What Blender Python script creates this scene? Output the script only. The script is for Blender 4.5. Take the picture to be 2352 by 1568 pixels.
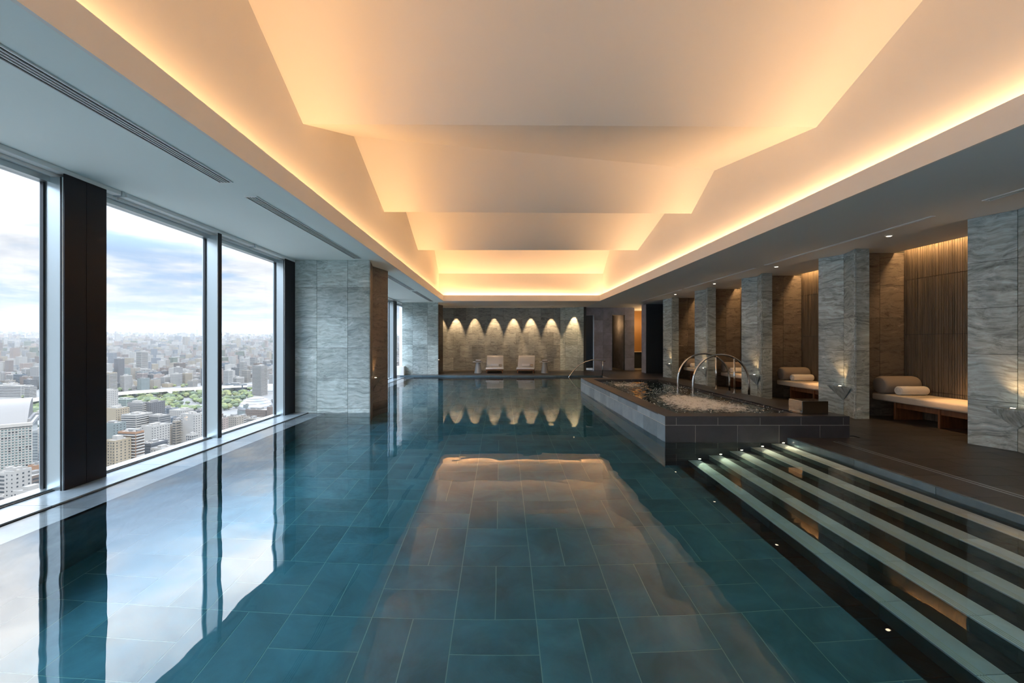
import bpy, bmesh, math, random
from mathutils import Vector, Matrix, noise

for o in list(bpy.data.objects):
    bpy.data.objects.remove(o)
S = bpy.context.scene
C = S.collection
random.seed(7)

# ------------------------------------------------------------------ camera
F, VX, VY, EYE = 960.0, 1152.0, 785.0, 1.42
cam_d = bpy.data.cameras.new('camera')
cam_d.sensor_width = 36.0
cam_d.lens = 36.0 * F / 2352.0
cam_d.shift_x = (1176.0 - VX) / 2352.0
cam_d.shift_y = (VY - 784.0) / 2352.0
cam_d.clip_start = 0.05
cam_d.clip_end = 60000
cam = bpy.data.objects.new('camera', cam_d)
cam.location = (0, 0, EYE)
cam.rotation_euler = (math.radians(90), 0, 0)
C.objects.link(cam)
S.camera = cam

# ------------------------------------------------------------------ view
S.view_settings.view_transform = 'Standard'
S.view_settings.look = 'None'
S.view_settings.gamma = 1.0
S.view_settings.use_curve_mapping = False
S.view_settings.exposure = 1.65
cy = S.cycles
cy.use_denoising = True
cy.caustics_refractive = True
cy.caustics_reflective = True
cy.max_bounces = 10
cy.diffuse_bounces = 5
cy.glossy_bounces = 5
cy.transmission_bounces = 8
cy.volume_bounces = 0
cy.use_adaptive_sampling = True
cy.adaptive_threshold = 0.02
cy.transparent_max_bounces = 24
cy.sample_clamp_indirect = 8.0
cy.blur_glossy = 0.6

# ------------------------------------------------------------------ world sky
W = bpy.data.worlds.new('sky')
S.world = W
W.use_nodes = True
nt = W.node_tree
nt.nodes.clear()


def NN(t, kind, **kw):
    n = t.nodes.new(kind)
    for k, v in kw.items():
        if k.startswith('i_'):
            n.inputs[k[2:].replace('_', ' ')].default_value = v
        else:
            setattr(n, k, v)
    return n


def LK(t, a, b):
    t.links.new(a, b)


def MA(t, op, a=None, b=None, c=None, clamp=False):
    n = t.nodes.new('ShaderNodeMath')
    n.operation = op
    n.use_clamp = clamp
    for i, v in enumerate((a, b, c)):
        if v is None:
            continue
        if isinstance(v, (int, float)):
            n.inputs[i].default_value = v
        else:
            t.links.new(v, n.inputs[i])
    return n.outputs[0]


def MIX(t, fac, a, b, mode='MIX'):
    n = t.nodes.new('ShaderNodeMix')
    n.data_type = 'RGBA'
    n.blend_type = mode
    n.clamp_factor = True
    for sock, v in ((n.inputs[0], fac), (n.inputs[6], a), (n.inputs[7], b)):
        if isinstance(v, (int, float)):
            sock.default_value = v
        elif isinstance(v, tuple):
            sock.default_value = v if len(v) == 4 else v + (1,)
        else:
            t.links.new(v, sock)
    return n.outputs[2]


def RAMP(t, fac, stops, interp='LINEAR'):
    n = t.nodes.new('ShaderNodeValToRGB')
    n.color_ramp.interpolation = interp
    el = n.color_ramp.elements
    while len(el) > len(stops):
        el.remove(el[-1])
    while len(el) < len(stops):
        el.new(0.5)
    for e, (p, c) in zip(el, stops):
        e.position = p
        e.color = c if len(c) == 4 else c + (1,)
    t.links.new(fac, n.inputs[0])
    return n.outputs[0]


tc = NN(nt, 'ShaderNodeTexCoord')
sep = NN(nt, 'ShaderNodeSeparateXYZ')
LK(nt, tc.outputs['Generated'], sep.inputs[0])
zz = MA(nt, 'MAXIMUM', sep.outputs[2], 0.0)
den = MA(nt, 'ADD', zz, 0.11)
cx = MA(nt, 'DIVIDE', sep.outputs[0], den)
cyy = MA(nt, 'DIVIDE', sep.outputs[1], den)
cmb = NN(nt, 'ShaderNodeCombineXYZ')
LK(nt, cx, cmb.inputs[0])
LK(nt, cyy, cmb.inputs[1])
n1 = NN(nt, 'ShaderNodeTexNoise', i_Scale=0.8, i_Detail=9.0, i_Roughness=0.56, i_Distortion=0.25)
LK(nt, cmb.outputs[0], n1.inputs['Vector'])
cloud = RAMP(nt, n1.outputs[0], [(0.40, (0, 0, 0)), (0.55, (1, 1, 1))], 'EASE')
n2 = NN(nt, 'ShaderNodeTexNoise', i_Scale=2.2, i_Detail=6.0, i_Roughness=0.6)
LK(nt, cmb.outputs[0], n2.inputs['Vector'])
cshade = RAMP(nt, n2.outputs[0], [(0.34, (0.78, 0.82, 0.89)), (0.56, (1.14, 1.13, 1.12))])
blue = RAMP(nt, zz, [(0.0, (0.66, 0.79, 0.88)), (0.12, (0.44, 0.65, 0.95)), (0.40, (0.60, 0.82, 1.08)), (1.0, (0.30, 0.55, 1.1))])
skyc = MIX(nt, cloud, blue, cshade)
haze_f = MA(nt, 'MULTIPLY', MA(nt, 'SUBTRACT', 1.0, MA(nt, 'MULTIPLY', zz, 11.0), clamp=True), 0.8)
skyc = MIX(nt, haze_f, skyc, (0.62, 0.73, 0.83))
lift = RAMP(nt, zz, [(0.0, (0.225,) * 3), (0.16, (0.24,) * 3), (0.25, (0.60,) * 3), (0.42, (3.3,) * 3), (0.60, (3.0,) * 3), (1.0, (1.0,) * 3)])
sv = NN(nt, 'ShaderNodeVectorMath', operation='SCALE')
LK(nt, skyc, sv.inputs[0])
LK(nt, lift, sv.inputs['Scale'])
skyc = sv.outputs[0]
ground = (0.20, 0.22, 0.24)
gf = MA(nt, 'MULTIPLY', MA(nt, 'SUBTRACT', 0.0, sep.outputs[2]), 30.0, clamp=True)
skyc = MIX(nt, gf, skyc, ground)
bg = NN(nt, 'ShaderNodeBackground')
bg.inputs['Strength'].default_value = 1.15
LK(nt, skyc, bg.inputs['Color'])
wo = NN(nt, 'ShaderNodeOutputWorld')
LK(nt, bg.outputs[0], wo.inputs['Surface'])
W.cycles.sampling_method = 'MANUAL'
W.cycles.sample_map_resolution = 512

# ------------------------------------------------------------------ sun
sd = bpy.data.lights.new('sun', 'SUN')
sd.energy = 3.8
sd.angle = math.radians(0.6)
sd.color = (1.0, 0.93, 0.82)
sun = bpy.data.objects.new('sun', sd)
sun.rotation_euler = Vector((-0.707, 0.707, -1.15)).to_track_quat('-Z', 'Y').to_euler()
C.objects.link(sun)

# ================================================================== helpers
WARM = (1.0, 0.53, 0.22)
WASH = (1.0, 0.62, 0.32)
AMBER = (1.0, 0.56, 0.23)


def mat(name):
    m = bpy.data.materials.new(name)
    m.use_nodes = True
    t = m.node_tree
    t.nodes.clear()
    out = NN(t, 'ShaderNodeOutputMaterial')
    return m, t, out


def pbr(name, col, rough=0.5, metal=0.0, spec=0.5, var=0.0, bump=0.0, bscale=40.0, emit=None, estr=0.0):
    m, t, out = mat(name)
    b = NN(t, 'ShaderNodeBsdfPrincipled')
    b.inputs['Roughness'].default_value = rough
    b.inputs['Metallic'].default_value = metal
    b.inputs['Specular IOR Level'].default_value = spec
    c4 = tuple(col) + (1,)
    b.inputs['Base Color'].default_value = c4
    if var or bump:
        co = NN(t, 'ShaderNodeTexCoord')
        no = NN(t, 'ShaderNodeTexNoise', i_Scale=bscale, i_Detail=5.0)
        LK(t, co.outputs['Object'], no.inputs['Vector'])
        if var:
            lo = tuple(max(0, c * (1 - var)) for c in col)
            hi = tuple(min(1, c * (1 + var)) for c in col)
            LK(t, RAMP(t, no.outputs[0], [(0.3, lo), (0.7, hi)]), b.inputs['Base Color'])
        if bump:
            bp = NN(t, 'ShaderNodeBump')
            bp.inputs['Strength'].default_value = bump
            bp.inputs['Distance'].default_value = 0.01
            LK(t, no.outputs[0], bp.inputs['Height'])
            LK(t, bp.outputs[0], b.inputs['Normal'])
    if emit:
        b.inputs['Emission Color'].default_value = tuple(emit) + (1,)
        b.inputs['Emission Strength'].default_value = estr
    LK(t, b.outputs[0], out.inputs[0])
    return m


def stone(name, base, dark, light, rough=0.55, axis='XZ', vein=0.5, scale=1.0):
    """layered gneiss: wavy slanted streaks, a new cut for each tile"""
    m, t, out = mat(name)
    b = NN(t, 'ShaderNodeBsdfPrincipled')
    b.inputs['Roughness'].default_value = rough
    co = NN(t, 'ShaderNodeTexCoord')
    oi = NN(t, 'ShaderNodeObjectInfo')
    off = NN(t, 'ShaderNodeVectorMath', operation='SCALE')
    cb = NN(t, 'ShaderNodeCombineXYZ')
    LK(t, oi.outputs['Random'], cb.inputs[0])
    LK(t, MA(t, 'FRACT', MA(t, 'MULTIPLY', oi.outputs['Random'], 7.31)), cb.inputs[1])
    LK(t, MA(t, 'FRACT', MA(t, 'MULTIPLY', oi.outputs['Random'], 13.7)), cb.inputs[2])
    LK(t, cb.outputs[0], off.inputs[0])
    off.inputs['Scale'].default_value = 40.0
    add = NN(t, 'ShaderNodeVectorMath', operation='ADD')
    LK(t, co.outputs['Object'], add.inputs[0])
    LK(t, off.outputs[0], add.inputs[1])
    ro = NN(t, 'ShaderNodeMapping')
    ro.inputs['Rotation'].default_value = (0, 0, math.radians(17))
    ro.inputs['Scale'].default_value = (0.62 * scale, 3.9 * scale, 1.0)
    LK(t, add.outputs[0], ro.inputs['Vector'])
    big = NN(t, 'ShaderNodeTexNoise', i_Scale=1.6, i_Detail=2.0)
    LK(t, add.outputs[0], big.inputs['Vector'])
    warp = NN(t, 'ShaderNodeVectorMath', operation='SCALE')
    warp.inputs['Scale'].default_value = 1.15
    LK(t, big.outputs['Color'], warp.inputs[0])
    add2 = NN(t, 'ShaderNodeVectorMath', operation='ADD')
    LK(t, ro.outputs[0], add2.inputs[0])
    LK(t, warp.outputs[0], add2.inputs[1])
    st = NN(t, 'ShaderNodeTexNoise', i_Scale=2.2, i_Detail=9.0, i_Roughness=0.68, i_Distortion=0.4)
    LK(t, add2.outputs[0], st.inputs['Vector'])
    fine = NN(t, 'ShaderNodeTexNoise', i_Scale=5.5, i_Detail=8.0, i_Roughness=0.72)
    LK(t, add2.outputs[0], fine.inputs['Vector'])
    c1 = RAMP(t, st.outputs[0], [(0.30, dark), (0.48, base), (0.60, base), (0.72, light)])
    c2 = RAMP(t, fine.outputs[0], [(0.36, tuple(d * 0.55 for d in dark)), (0.50, (0.5, 0.5, 0.5)), (0.66, light)])
    cc = MIX(t, vein, c1, c2, 'OVERLAY')
    tint = MA(t, 'ADD', 0.80, MA(t, 'MULTIPLY', oi.outputs['Random'], 0.40))
    tv = NN(t, 'ShaderNodeVectorMath', operation='SCALE')
    LK(t, cc, tv.inputs[0])
    LK(t, tint, tv.inputs['Scale'])
    LK(t, tv.outputs[0], b.inputs['Base Color'])
    bp = NN(t, 'ShaderNodeBump')
    bp.inputs['Strength'].default_value = 0.35
    bp.inputs['Distance'].default_value = 0.01
    LK(t, fine.outputs[0], bp.inputs['Height'])
    LK(t, bp.outputs[0], b.inputs['Normal'])
    LK(t, b.outputs[0], out.inputs[0])
    return m


def slate(name, base, var=0.25, rough=0.45, scale=3.0):
    m, t, out = mat(name)
    b = NN(t, 'ShaderNodeBsdfPrincipled')
    b.inputs['Roughness'].default_value = rough
    co = NN(t, 'ShaderNodeTexCoord')
    oi = NN(t, 'ShaderNodeObjectInfo')
    sc = NN(t, 'ShaderNodeVectorMath', operation='ADD')
    cb = NN(t, 'ShaderNodeCombineXYZ')
    LK(t, MA(t, 'MULTIPLY', oi.outputs['Random'], 53.0), cb.inputs[0])
    LK(t, MA(t, 'MULTIPLY', oi.outputs['Random'], 17.0), cb.inputs[1])
    LK(t, co.outputs['Object'], sc.inputs[0])
    LK(t, cb.outputs[0], sc.inputs[1])
    no = NN(t, 'ShaderNodeTexNoise', i_Scale=scale, i_Detail=9.0, i_Roughness=0.65, i_Distortion=0.6)
    LK(t, sc.outputs[0], no.inputs['Vector'])
    lo = tuple(c * (1 - var) for c in base)
    hi = tuple(c * (1 + var) for c in base)
    cc = RAMP(t, no.outputs[0], [(0.3, lo), (0.7, hi)])
    tv = NN(t, 'ShaderNodeVectorMath', operation='SCALE')
    LK(t, cc, tv.inputs[0])
    LK(t, MA(t, 'ADD', 0.82, MA(t, 'MULTIPLY', oi.outputs['Random'], 0.36)), tv.inputs['Scale'])
    LK(t, tv.outputs[0], b.inputs['Base Color'])
    bp = NN(t, 'ShaderNodeBump')
    bp.inputs['Strength'].default_value = 0.2
    bp.inputs['Distance'].default_value = 0.005
    LK(t, no.outputs[0], bp.inputs['Height'])
    LK(t, bp.outputs[0], b.inputs['Normal'])
    LK(t, b.outputs[0], out.inputs[0])
    return m


def wood(name, c0, c1, rough=0.45, scale=6.0):
    m, t, out = mat(name)
    b = NN(t, 'ShaderNodeBsdfPrincipled')
    b.inputs['Roughness'].default_value = rough
    co = NN(t, 'ShaderNodeTexCoord')
    mp = NN(t, 'ShaderNodeMapping')
    mp.inputs['Scale'].default_value = (scale * 4, scale * 4, scale * 0.5)
    LK(t, co.outputs['Object'], mp.inputs['Vector'])
    no = NN(t, 'ShaderNodeTexNoise', i_Scale=1.0, i_Detail=6.0, i_Distortion=0.8)
    LK(t, mp.outputs[0], no.inputs['Vector'])
    LK(t, RAMP(t, no.outputs[0], [(0.3, c0), (0.7, c1)]), b.inputs['Base Color'])
    LK(t, b.outputs[0], out.inputs[0])
    return m


def emitmat(name, col, s):
    m, t, out = mat(name)
    e = NN(t, 'ShaderNodeEmission')
    e.inputs[0].default_value = tuple(col) + (1,)
    e.inputs[1].default_value = s
    LK(t, e.outputs[0], out.inputs[0])
    return m


def pane_mat():
    m, t, out = mat('window_glass')
    tr = NN(t, 'ShaderNodeBsdfTransparent')
    tr.inputs[0].default_value = (0.985, 0.992, 0.995, 1)
    gl = NN(t, 'ShaderNodeBsdfGlossy')
    gl.inputs['Roughness'].default_value = 0.0
    lw = NN(t, 'ShaderNodeLayerWeight')
    lw.inputs[0].default_value = 0.5
    fac = MA(t, 'ADD', 0.015, MA(t, 'MULTIPLY', MA(t, 'POWER', lw.outputs['Facing'], 5.0), 0.35))
    mx = NN(t, 'ShaderNodeMixShader')
    LK(t, fac, mx.inputs[0])
    LK(t, tr.outputs[0], mx.inputs[1])
    LK(t, gl.outputs[0], mx.inputs[2])
    LK(t, mx.outputs[0], out.inputs[0])
    return m


def water_mat(name, boost=1.0, ripple=0.10, rscale=2.8, absorb=0.36):
    m, t, out = mat(name)
    co = NN(t, 'ShaderNodeTexCoord')
    no = NN(t, 'ShaderNodeTexNoise', i_Scale=rscale, i_Detail=1.2, i_Roughness=0.4)
    LK(t, co.outputs['Object'], no.inputs['Vector'])
    bp = NN(t, 'ShaderNodeBump')
    bp.inputs['Strength'].default_value = ripple
    bp.inputs['Distance'].default_value = 0.02
    LK(t, no.outputs[0], bp.inputs['Height'])
    fr = NN(t, 'ShaderNodeFresnel')
    fr.inputs[0].default_value = 1.333
    LK(t, bp.outputs[0], fr.inputs['Normal'])
    fac = MA(t, 'MULTIPLY', fr.outputs[0], boost, clamp=True)
    rf = NN(t, 'ShaderNodeBsdfRefraction')
    rf.inputs['IOR'].default_value = 1.333
    rf.inputs['Roughness'].default_value = 0.0
    LK(t, bp.outputs[0], rf.inputs['Normal'])
    gl = NN(t, 'ShaderNodeBsdfGlossy')
    gl.inputs['Roughness'].default_value = 0.0
    LK(t, bp.outputs[0], gl.inputs['Normal'])
    mx = NN(t, 'ShaderNodeMixShader')
    LK(t, fac, mx.inputs[0])
    LK(t, rf.outputs[0], mx.inputs[1])
    LK(t, gl.outputs[0], mx.inputs[2])
    LK(t, mx.outputs[0], out.inputs['Surface'])
    if absorb:
        va = NN(t, 'ShaderNodeVolumeAbsorption')
        va.inputs['Color'].default_value = (0.0, 0.74, 0.90, 1)
        va.inputs['Density'].default_value = absorb
        LK(t, va.outputs[0], out.inputs['Volume'])
    return m


M = {}
M['paint'] = pbr('white_ceiling_paint', (0.88, 0.835, 0.775), 0.85)
M['paint_left'] = pbr('pale_green_white_paint', (0.85, 0.91, 0.875), 0.8)
M['paint_grey'] = pbr('grey_soffit_paint', (0.74, 0.78, 0.79), 0.7)
M['stone'] = stone('grey_green_gneiss', (0.44, 0.52, 0.51), (0.22, 0.28, 0.28), (0.80, 0.86, 0.85))
M['stone_right'] = stone('grey_gneiss', (0.42, 0.51, 0.53), (0.17, 0.215, 0.225), (0.78, 0.84, 0.86), vein=0.6)
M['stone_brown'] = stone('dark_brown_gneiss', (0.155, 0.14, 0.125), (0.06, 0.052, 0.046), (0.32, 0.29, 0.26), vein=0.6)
M['stone_back'] = stone('grey_gneiss_wall', (0.34, 0.375, 0.375), (0.15, 0.17, 0.17), (0.60, 0.63, 0.63), vein=0.5)
M['joint'] = pbr('dark_joint', (0.10, 0.11, 0.11), 0.9)
M['grout'] = pbr('pale_pool_grout', (0.27, 0.44, 0.44), 0.9)
M['grout_pale'] = pbr('pale_grout', (0.50, 0.49, 0.46), 0.9)
M['grout_thin'] = pbr('grey_grout', (0.32, 0.32, 0.31), 0.9)
M['slate'] = slate('dark_slate', (0.055, 0.054, 0.057), 0.3, 0.42)
M['slate_wall'] = slate('blue_grey_slate', (0.44, 0.45, 0.53), 0.25, 0.6)
M['navy'] = pbr('dark_navy_panel', (0.035, 0.045, 0.055), 0.5)
M['deck'] = slate('deck_slate', (0.055, 0.053, 0.053), 0.25, 0.40)
M['pool'] = slate('pool_floor_slate', (0.088, 0.215, 0.265), 0.35, 0.6, 2.2)
M['pool_wall'] = slate('pool_wall_slate', (0.16, 0.22, 0.24), 0.3, 0.6)
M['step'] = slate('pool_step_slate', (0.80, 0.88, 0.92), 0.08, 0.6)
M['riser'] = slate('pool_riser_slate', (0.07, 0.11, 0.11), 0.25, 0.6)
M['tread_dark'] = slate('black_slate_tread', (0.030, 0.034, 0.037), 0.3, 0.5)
M['groove'] = pbr('pale_nosing_groove', (0.70, 0.72, 0.62), 0.7)
M['ledge'] = slate('wet_ledge_slate', (0.20, 0.25, 0.28), 0.2, 0.18)
M['coping'] = slate('blue_coping_slate', (0.10, 0.16, 0.20), 0.15, 0.2)
M['jac'] = slate('spa_slate', (0.050, 0.049, 0.055), 0.25, 0.38)
M['jac_sky_lit'] = slate('spa_slate_sky_reflection', (0.26, 0.35, 0.42), 0.12, 0.2)  # same spa slate, with the window-side sky reflection painted in as paler blue
M['alu'] = pbr('brushed_aluminium', (0.50, 0.57, 0.60), 0.28, 0.85)
M['alu_dark'] = pbr('black_anodised_panel', (0.008, 0.009, 0.014), 0.4, 0.0, 0.25)
M['gasket'] = pbr('black_gasket', (0.01, 0.012, 0.014), 0.6)
M['steel'] = pbr('polished_steel', (0.75, 0.74, 0.72), 0.12, 1.0)
M['mirror'] = pbr('mirror_steel', (0.45, 0.43, 0.41), 0.08, 1.0)
M['glass'] = pane_mat()
M['white_metal'] = pbr('white_metal', (0.82, 0.84, 0.83), 0.4)
M['vent_dark'] = pbr('vent_shadow_plenum', (0.02, 0.022, 0.025), 0.9)
M['mattress'] = pbr('cream_upholstery', (0.62, 0.57, 0.49), 0.9, var=0.08, bump=0.25, bscale=160)
M['bolster'] = pbr('taupe_upholstery', (0.30, 0.265, 0.235), 0.85, var=0.06, bump=0.2, bscale=160)
M['towel'] = pbr('white_terry', (0.90, 0.89, 0.88), 0.95, var=0.05, bump=0.6, bscale=120)
M['tan'] = pbr('tan_canvas', (0.55, 0.46, 0.36), 0.9)
M['walnut'] = wood('red_brown_walnut', (0.14, 0.055, 0.022), (0.26, 0.11, 0.045))
M['rib'] = wood('grey_brown_ribbed_tile', (0.15, 0.125, 0.095), (0.23, 0.195, 0.15), 0.55, 4.0)
M['table'] = pbr('grey_lacquer', (0.36, 0.38, 0.38), 0.35)
M['table_top'] = pbr('pale_stone_top', (0.66, 0.66, 0.63), 0.4)
M['tray'] = pbr('dark_tray', (0.03, 0.03, 0.03), 0.4)
M['lamp'] = emitmat('warm_lamp_lens', (1.0, 0.80, 0.55), 6.0)
M['lamp_soft'] = emitmat('soft_lamp_lens', (1.0, 0.75, 0.45), 0.8)
M['led'] = emitmat('warm_led_strip', (1.0, 0.70, 0.38), 3.0)
M['amber_wall'] = pbr('amber_timber_wall', (0.36, 0.20, 0.07), 0.5)
M['white_stone'] = pbr('cream_counter', (0.70, 0.62, 0.50), 0.4)
M['water'] = water_mat('pool_water')


def finish(me, m, smooth):
    if m is not None:
        me.materials.append(m)
    if smooth:
        for p in me.polygons:
            p.use_smooth = True


def adopt(o, parent):
    o.parent = parent
    o.matrix_parent_inverse = Matrix.Translation(-Vector(parent['_loc'])) if '_loc' in parent else Matrix.Identity(4)


def link(o, parent=None):
    C.objects.link(o)
    if parent is not None:
        adopt(o, parent)
    return o


def mesh(name, v, f, m, parent=None, smooth=False, loc=(0, 0, 0)):
    me = bpy.data.meshes.new(name)
    me.from_pydata([tuple(p) for p in v], [], f)
    me.validate()
    finish(me, m, smooth)
    o = bpy.data.objects.new(name, me)
    o.location = loc
    return link(o, parent)


def tag(o, label=None, cat=None, group=None, kind=None):
    if label:
        o['label'] = label
    if cat:
        o['category'] = cat
    if group:
        o['group'] = group
    if kind:
        o['kind'] = kind
    return o


def thing(name, loc, label, cat, group=None, kind=None):
    o = bpy.data.objects.new(name, None)
    o.location = loc
    o.empty_display_size = 0.1
    o['_loc'] = tuple(loc)
    C.objects.link(o)
    return tag(o, label, cat, group, kind)


class MB:
    """collects shapes for one mesh"""

    def __init__(self):
        self.v = []
        self.f = []

    def add(self, v, f):
        n = len(self.v)
        self.v += [tuple(p) for p in v]
        self.f += [tuple(i + n for i in q) for q in f]
        return self

    def box(self, a, b):
        (x0, y0, z0), (x1, y1, z1) = a, b
        x0, x1 = min(x0, x1), max(x0, x1)
        y0, y1 = min(y0, y1), max(y0, y1)
        z0, z1 = min(z0, z1), max(z0, z1)
        v = [(x0, y0, z0), (x1, y0, z0), (x1, y1, z0), (x0, y1, z0), (x0, y0, z1), (x1, y0, z1), (x1, y1, z1), (x0, y1, z1)]
        return self.add(v, [(0, 3, 2, 1), (4, 5, 6, 7), (0, 1, 5, 4), (1, 2, 6, 5), (2, 3, 7, 6), (3, 0, 4, 7)])

    def prism(self, pts, z0, z1):
        n = len(pts)
        ar = sum(pts[i][0] * pts[(i + 1) % n][1] - pts[(i + 1) % n][0] * pts[i][1] for i in range(n))
        if ar < 0:
            pts = pts[::-1]
        v = [(x, y, z0) for x, y in pts] + [(x, y, z1) for x, y in pts]
        f = [tuple(range(n))[::-1], tuple(range(n, 2 * n))]
        f += [(i, (i + 1) % n, n + (i + 1) % n, n + i) for i in range(n)]
        return self.add(v, f)

    def lathe(self, prof, c=(0, 0, 0), seg=24):
        """prof: (r, z) from bottom to top"""
        v = []
        f = []
        for r, z in prof:
            for k in range(seg):
                a = 2 * math.pi * k / seg
                v.append((c[0] + r * math.cos(a), c[1] + r * math.sin(a), c[2] + z))
        for i in range(len(prof) - 1):
            for k in range(seg):
                k2 = (k + 1) % seg
                f.append((i * seg + k, i * seg + k2, (i + 1) * seg + k2, (i + 1) * seg + k))
        f.append(tuple(range(seg))[::-1])
        f.append(tuple((len(prof) - 1) * seg + k for k in range(seg)))
        return self.add(v, f)

    def tube(self, pts, r, seg=10, caps=True):
        pts = [Vector(p) for p in pts]
        n = len(pts)
        v = []
        f = []
        prev = None
        for i, p in enumerate(pts):
            tdir = (pts[min(i + 1, n - 1)] - pts[max(i - 1, 0)]).normalized()
            if prev is None:
                ref = Vector((0, 0, 1)) if abs(tdir.z) < 0.9 else Vector((0, 1, 0))
                u = tdir.cross(ref).normalized()
            else:
                u = (prev - tdir * prev.dot(tdir)).normalized()
            prev = u
            w = tdir.cross(u)
            rr = r[i] if isinstance(r, (list, tuple)) else r
            for k in range(seg):
                a = 2 * math.pi * k / seg
                v.append(p + (u * math.cos(a) + w * math.sin(a)) * rr)
        for i in range(n - 1):
            for k in range(seg):
                k2 = (k + 1) % seg
                f.append((i * seg + k, i * seg + k2, (i + 1) * seg + k2, (i + 1) * seg + k))
        if caps:
            f.append(tuple(range(seg))[::-1])
            f.append(tuple((n - 1) * seg + k for k in range(seg)))
        return self.add(v, f)

    def obj(self, name, m, parent=None, smooth=False, bevel=0.0, seg=2):
        if parent is not None and '_loc' in parent:
            L = Vector(parent['_loc'])
        else:
            xs = [p[0] for p in self.v]
            ys = [p[1] for p in self.v]
            zs = [p[2] for p in self.v]
            L = Vector(((min(xs) + max(xs)) / 2, (min(ys) + max(ys)) / 2, min(zs)))
        v = [(p[0] - L.x, p[1] - L.y, p[2] - L.z) for p in self.v]
        me = bpy.data.meshes.new(name)
        me.from_pydata(v, [], self.f)
        me.validate()
        if bevel:
            bm = bmesh.new()
            bm.from_mesh(me)
            bmesh.ops.bevel(bm, geom=list(bm.edges), offset=bevel, segments=seg, affect='EDGES', profile=0.5)
            bm.to_mesh(me)
            bm.free()
            smooth = True if seg > 1 else smooth
        finish(me, m, smooth)
        o = bpy.data.objects.new(name, me)
        o.location = L
        o['_loc'] = tuple(L)
        return link(o, parent)


def BX(name, a, b, m, parent=None, bevel=0.0, seg=2):
    return MB().box(a, b).obj(name, m, parent, bevel=bevel, seg=seg)


tile_cache = {}


def tile_mesh(w, h, t, m):
    k = (round(w, 3), round(h, 3), round(t, 3), m.name)
    if k not in tile_cache:
        b = MB().box((-w / 2, -h / 2, -t), (w / 2, h / 2, 0))
        me = bpy.data.meshes.new('tile')
        me.from_pydata(b.v, [], b.f)
        finish(me, m, False)
        tile_cache[k] = me
    return tile_cache[k]


def put_tile(name, centre, u, n, w, h, t, m, parent):
    """a thin tile: local x along u, local z along n (outward), face at centre"""
    u = Vector(u).normalized()
    n = Vector(n).normalized()
    vv = n.cross(u)
    o = bpy.data.objects.new(name, tile_mesh(w, h, t, m))
    R = Matrix((u, vv, n)).transposed().to_4x4()
    R.translation = Vector(centre)
    o.matrix_world = R
    return link(o, parent)


def clad(parent, p0, p1, rows, m, cuts=None, t=0.02, gap=0.006, name='tile', proud=0.012, n=None, bond=None):
    """clad the vertical plane from p0 to p1 (plan points, left to right seen from outside) with tiles.
    cuts: joint distances from p0; rows: z joints; bond: list of alternative cuts per row"""
    p0 = Vector((p0[0], p0[1], 0))
    p1 = Vector((p1[0], p1[1], 0))
    L = (p1 - p0).length
    u = (p1 - p0) / L
    nn = u.cross(Vector((0, 0, 1)))
    for i in range(len(rows) - 1):
        cs = (bond[i % len(bond)] if bond else (cuts or []))
        xs = [0.0] + [c for c in cs if 0.02 < c < L - 0.02] + [L]
        for a, b in zip(xs[:-1], xs[1:]):
            zc = (rows[i] + rows[i + 1]) / 2
            c = p0 + u * ((a + b) / 2) + nn * proud + Vector((0, 0, zc))
            put_tile(name, c, u, nn, b - a - gap, rows[i + 1] - rows[i] - gap, t, m, parent)


def area(name, loc, rot, sx, sy, power, col, spread=180):
    l = bpy.data.lights.new(name, 'AREA')
    l.shape = 'RECTANGLE'
    l.size = sx
    l.size_y = sy
    l.energy = power
    l.color = col
    l.spread = math.radians(spread)
    o = bpy.data.objects.new(name, l)
    o.location = loc
    o.rotation_euler = rot
    C.objects.link(o)
    return o


def spot(name, loc, to, power, col, ang=60, blend=0.5, r=0.03):
    l = bpy.data.lights.new(name, 'SPOT')
    l.energy = power
    l.color = col
    l.spot_size = math.radians(ang)
    l.spot_blend = blend
    l.shadow_soft_size = r
    o = bpy.data.objects.new(name, l)
    o.location = loc
    o.rotation_euler = (Vector(to) - Vector(loc)).to_track_quat('-Z', 'Y').to_euler()
    C.objects.link(o)
    return o


def point(name, loc, power, col, r=0.05):
    l = bpy.data.lights.new(name, 'POINT')
    l.energy = power
    l.color = col
    l.shadow_soft_size = r
    o = bpy.data.objects.new(name, l)
    o.location = loc
    C.objects.link(o)
    return o


# ================================================================== SETTING
CZ = 3.06            # soffit height above the water
DK = 0.06            # deck height above the water
NEAR = -6.0          # wall behind the camera
PEND = 16.9          # far end of the pool
PR = 4.08            # right edge of the pool
BOT = -1.15          # pool floor
XL, XR = -2.33, 3.935   # edges of the ceiling recess
UL, UR = -2.55, 4.10    # upstand walls of the recess
RECY = 16.75

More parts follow.
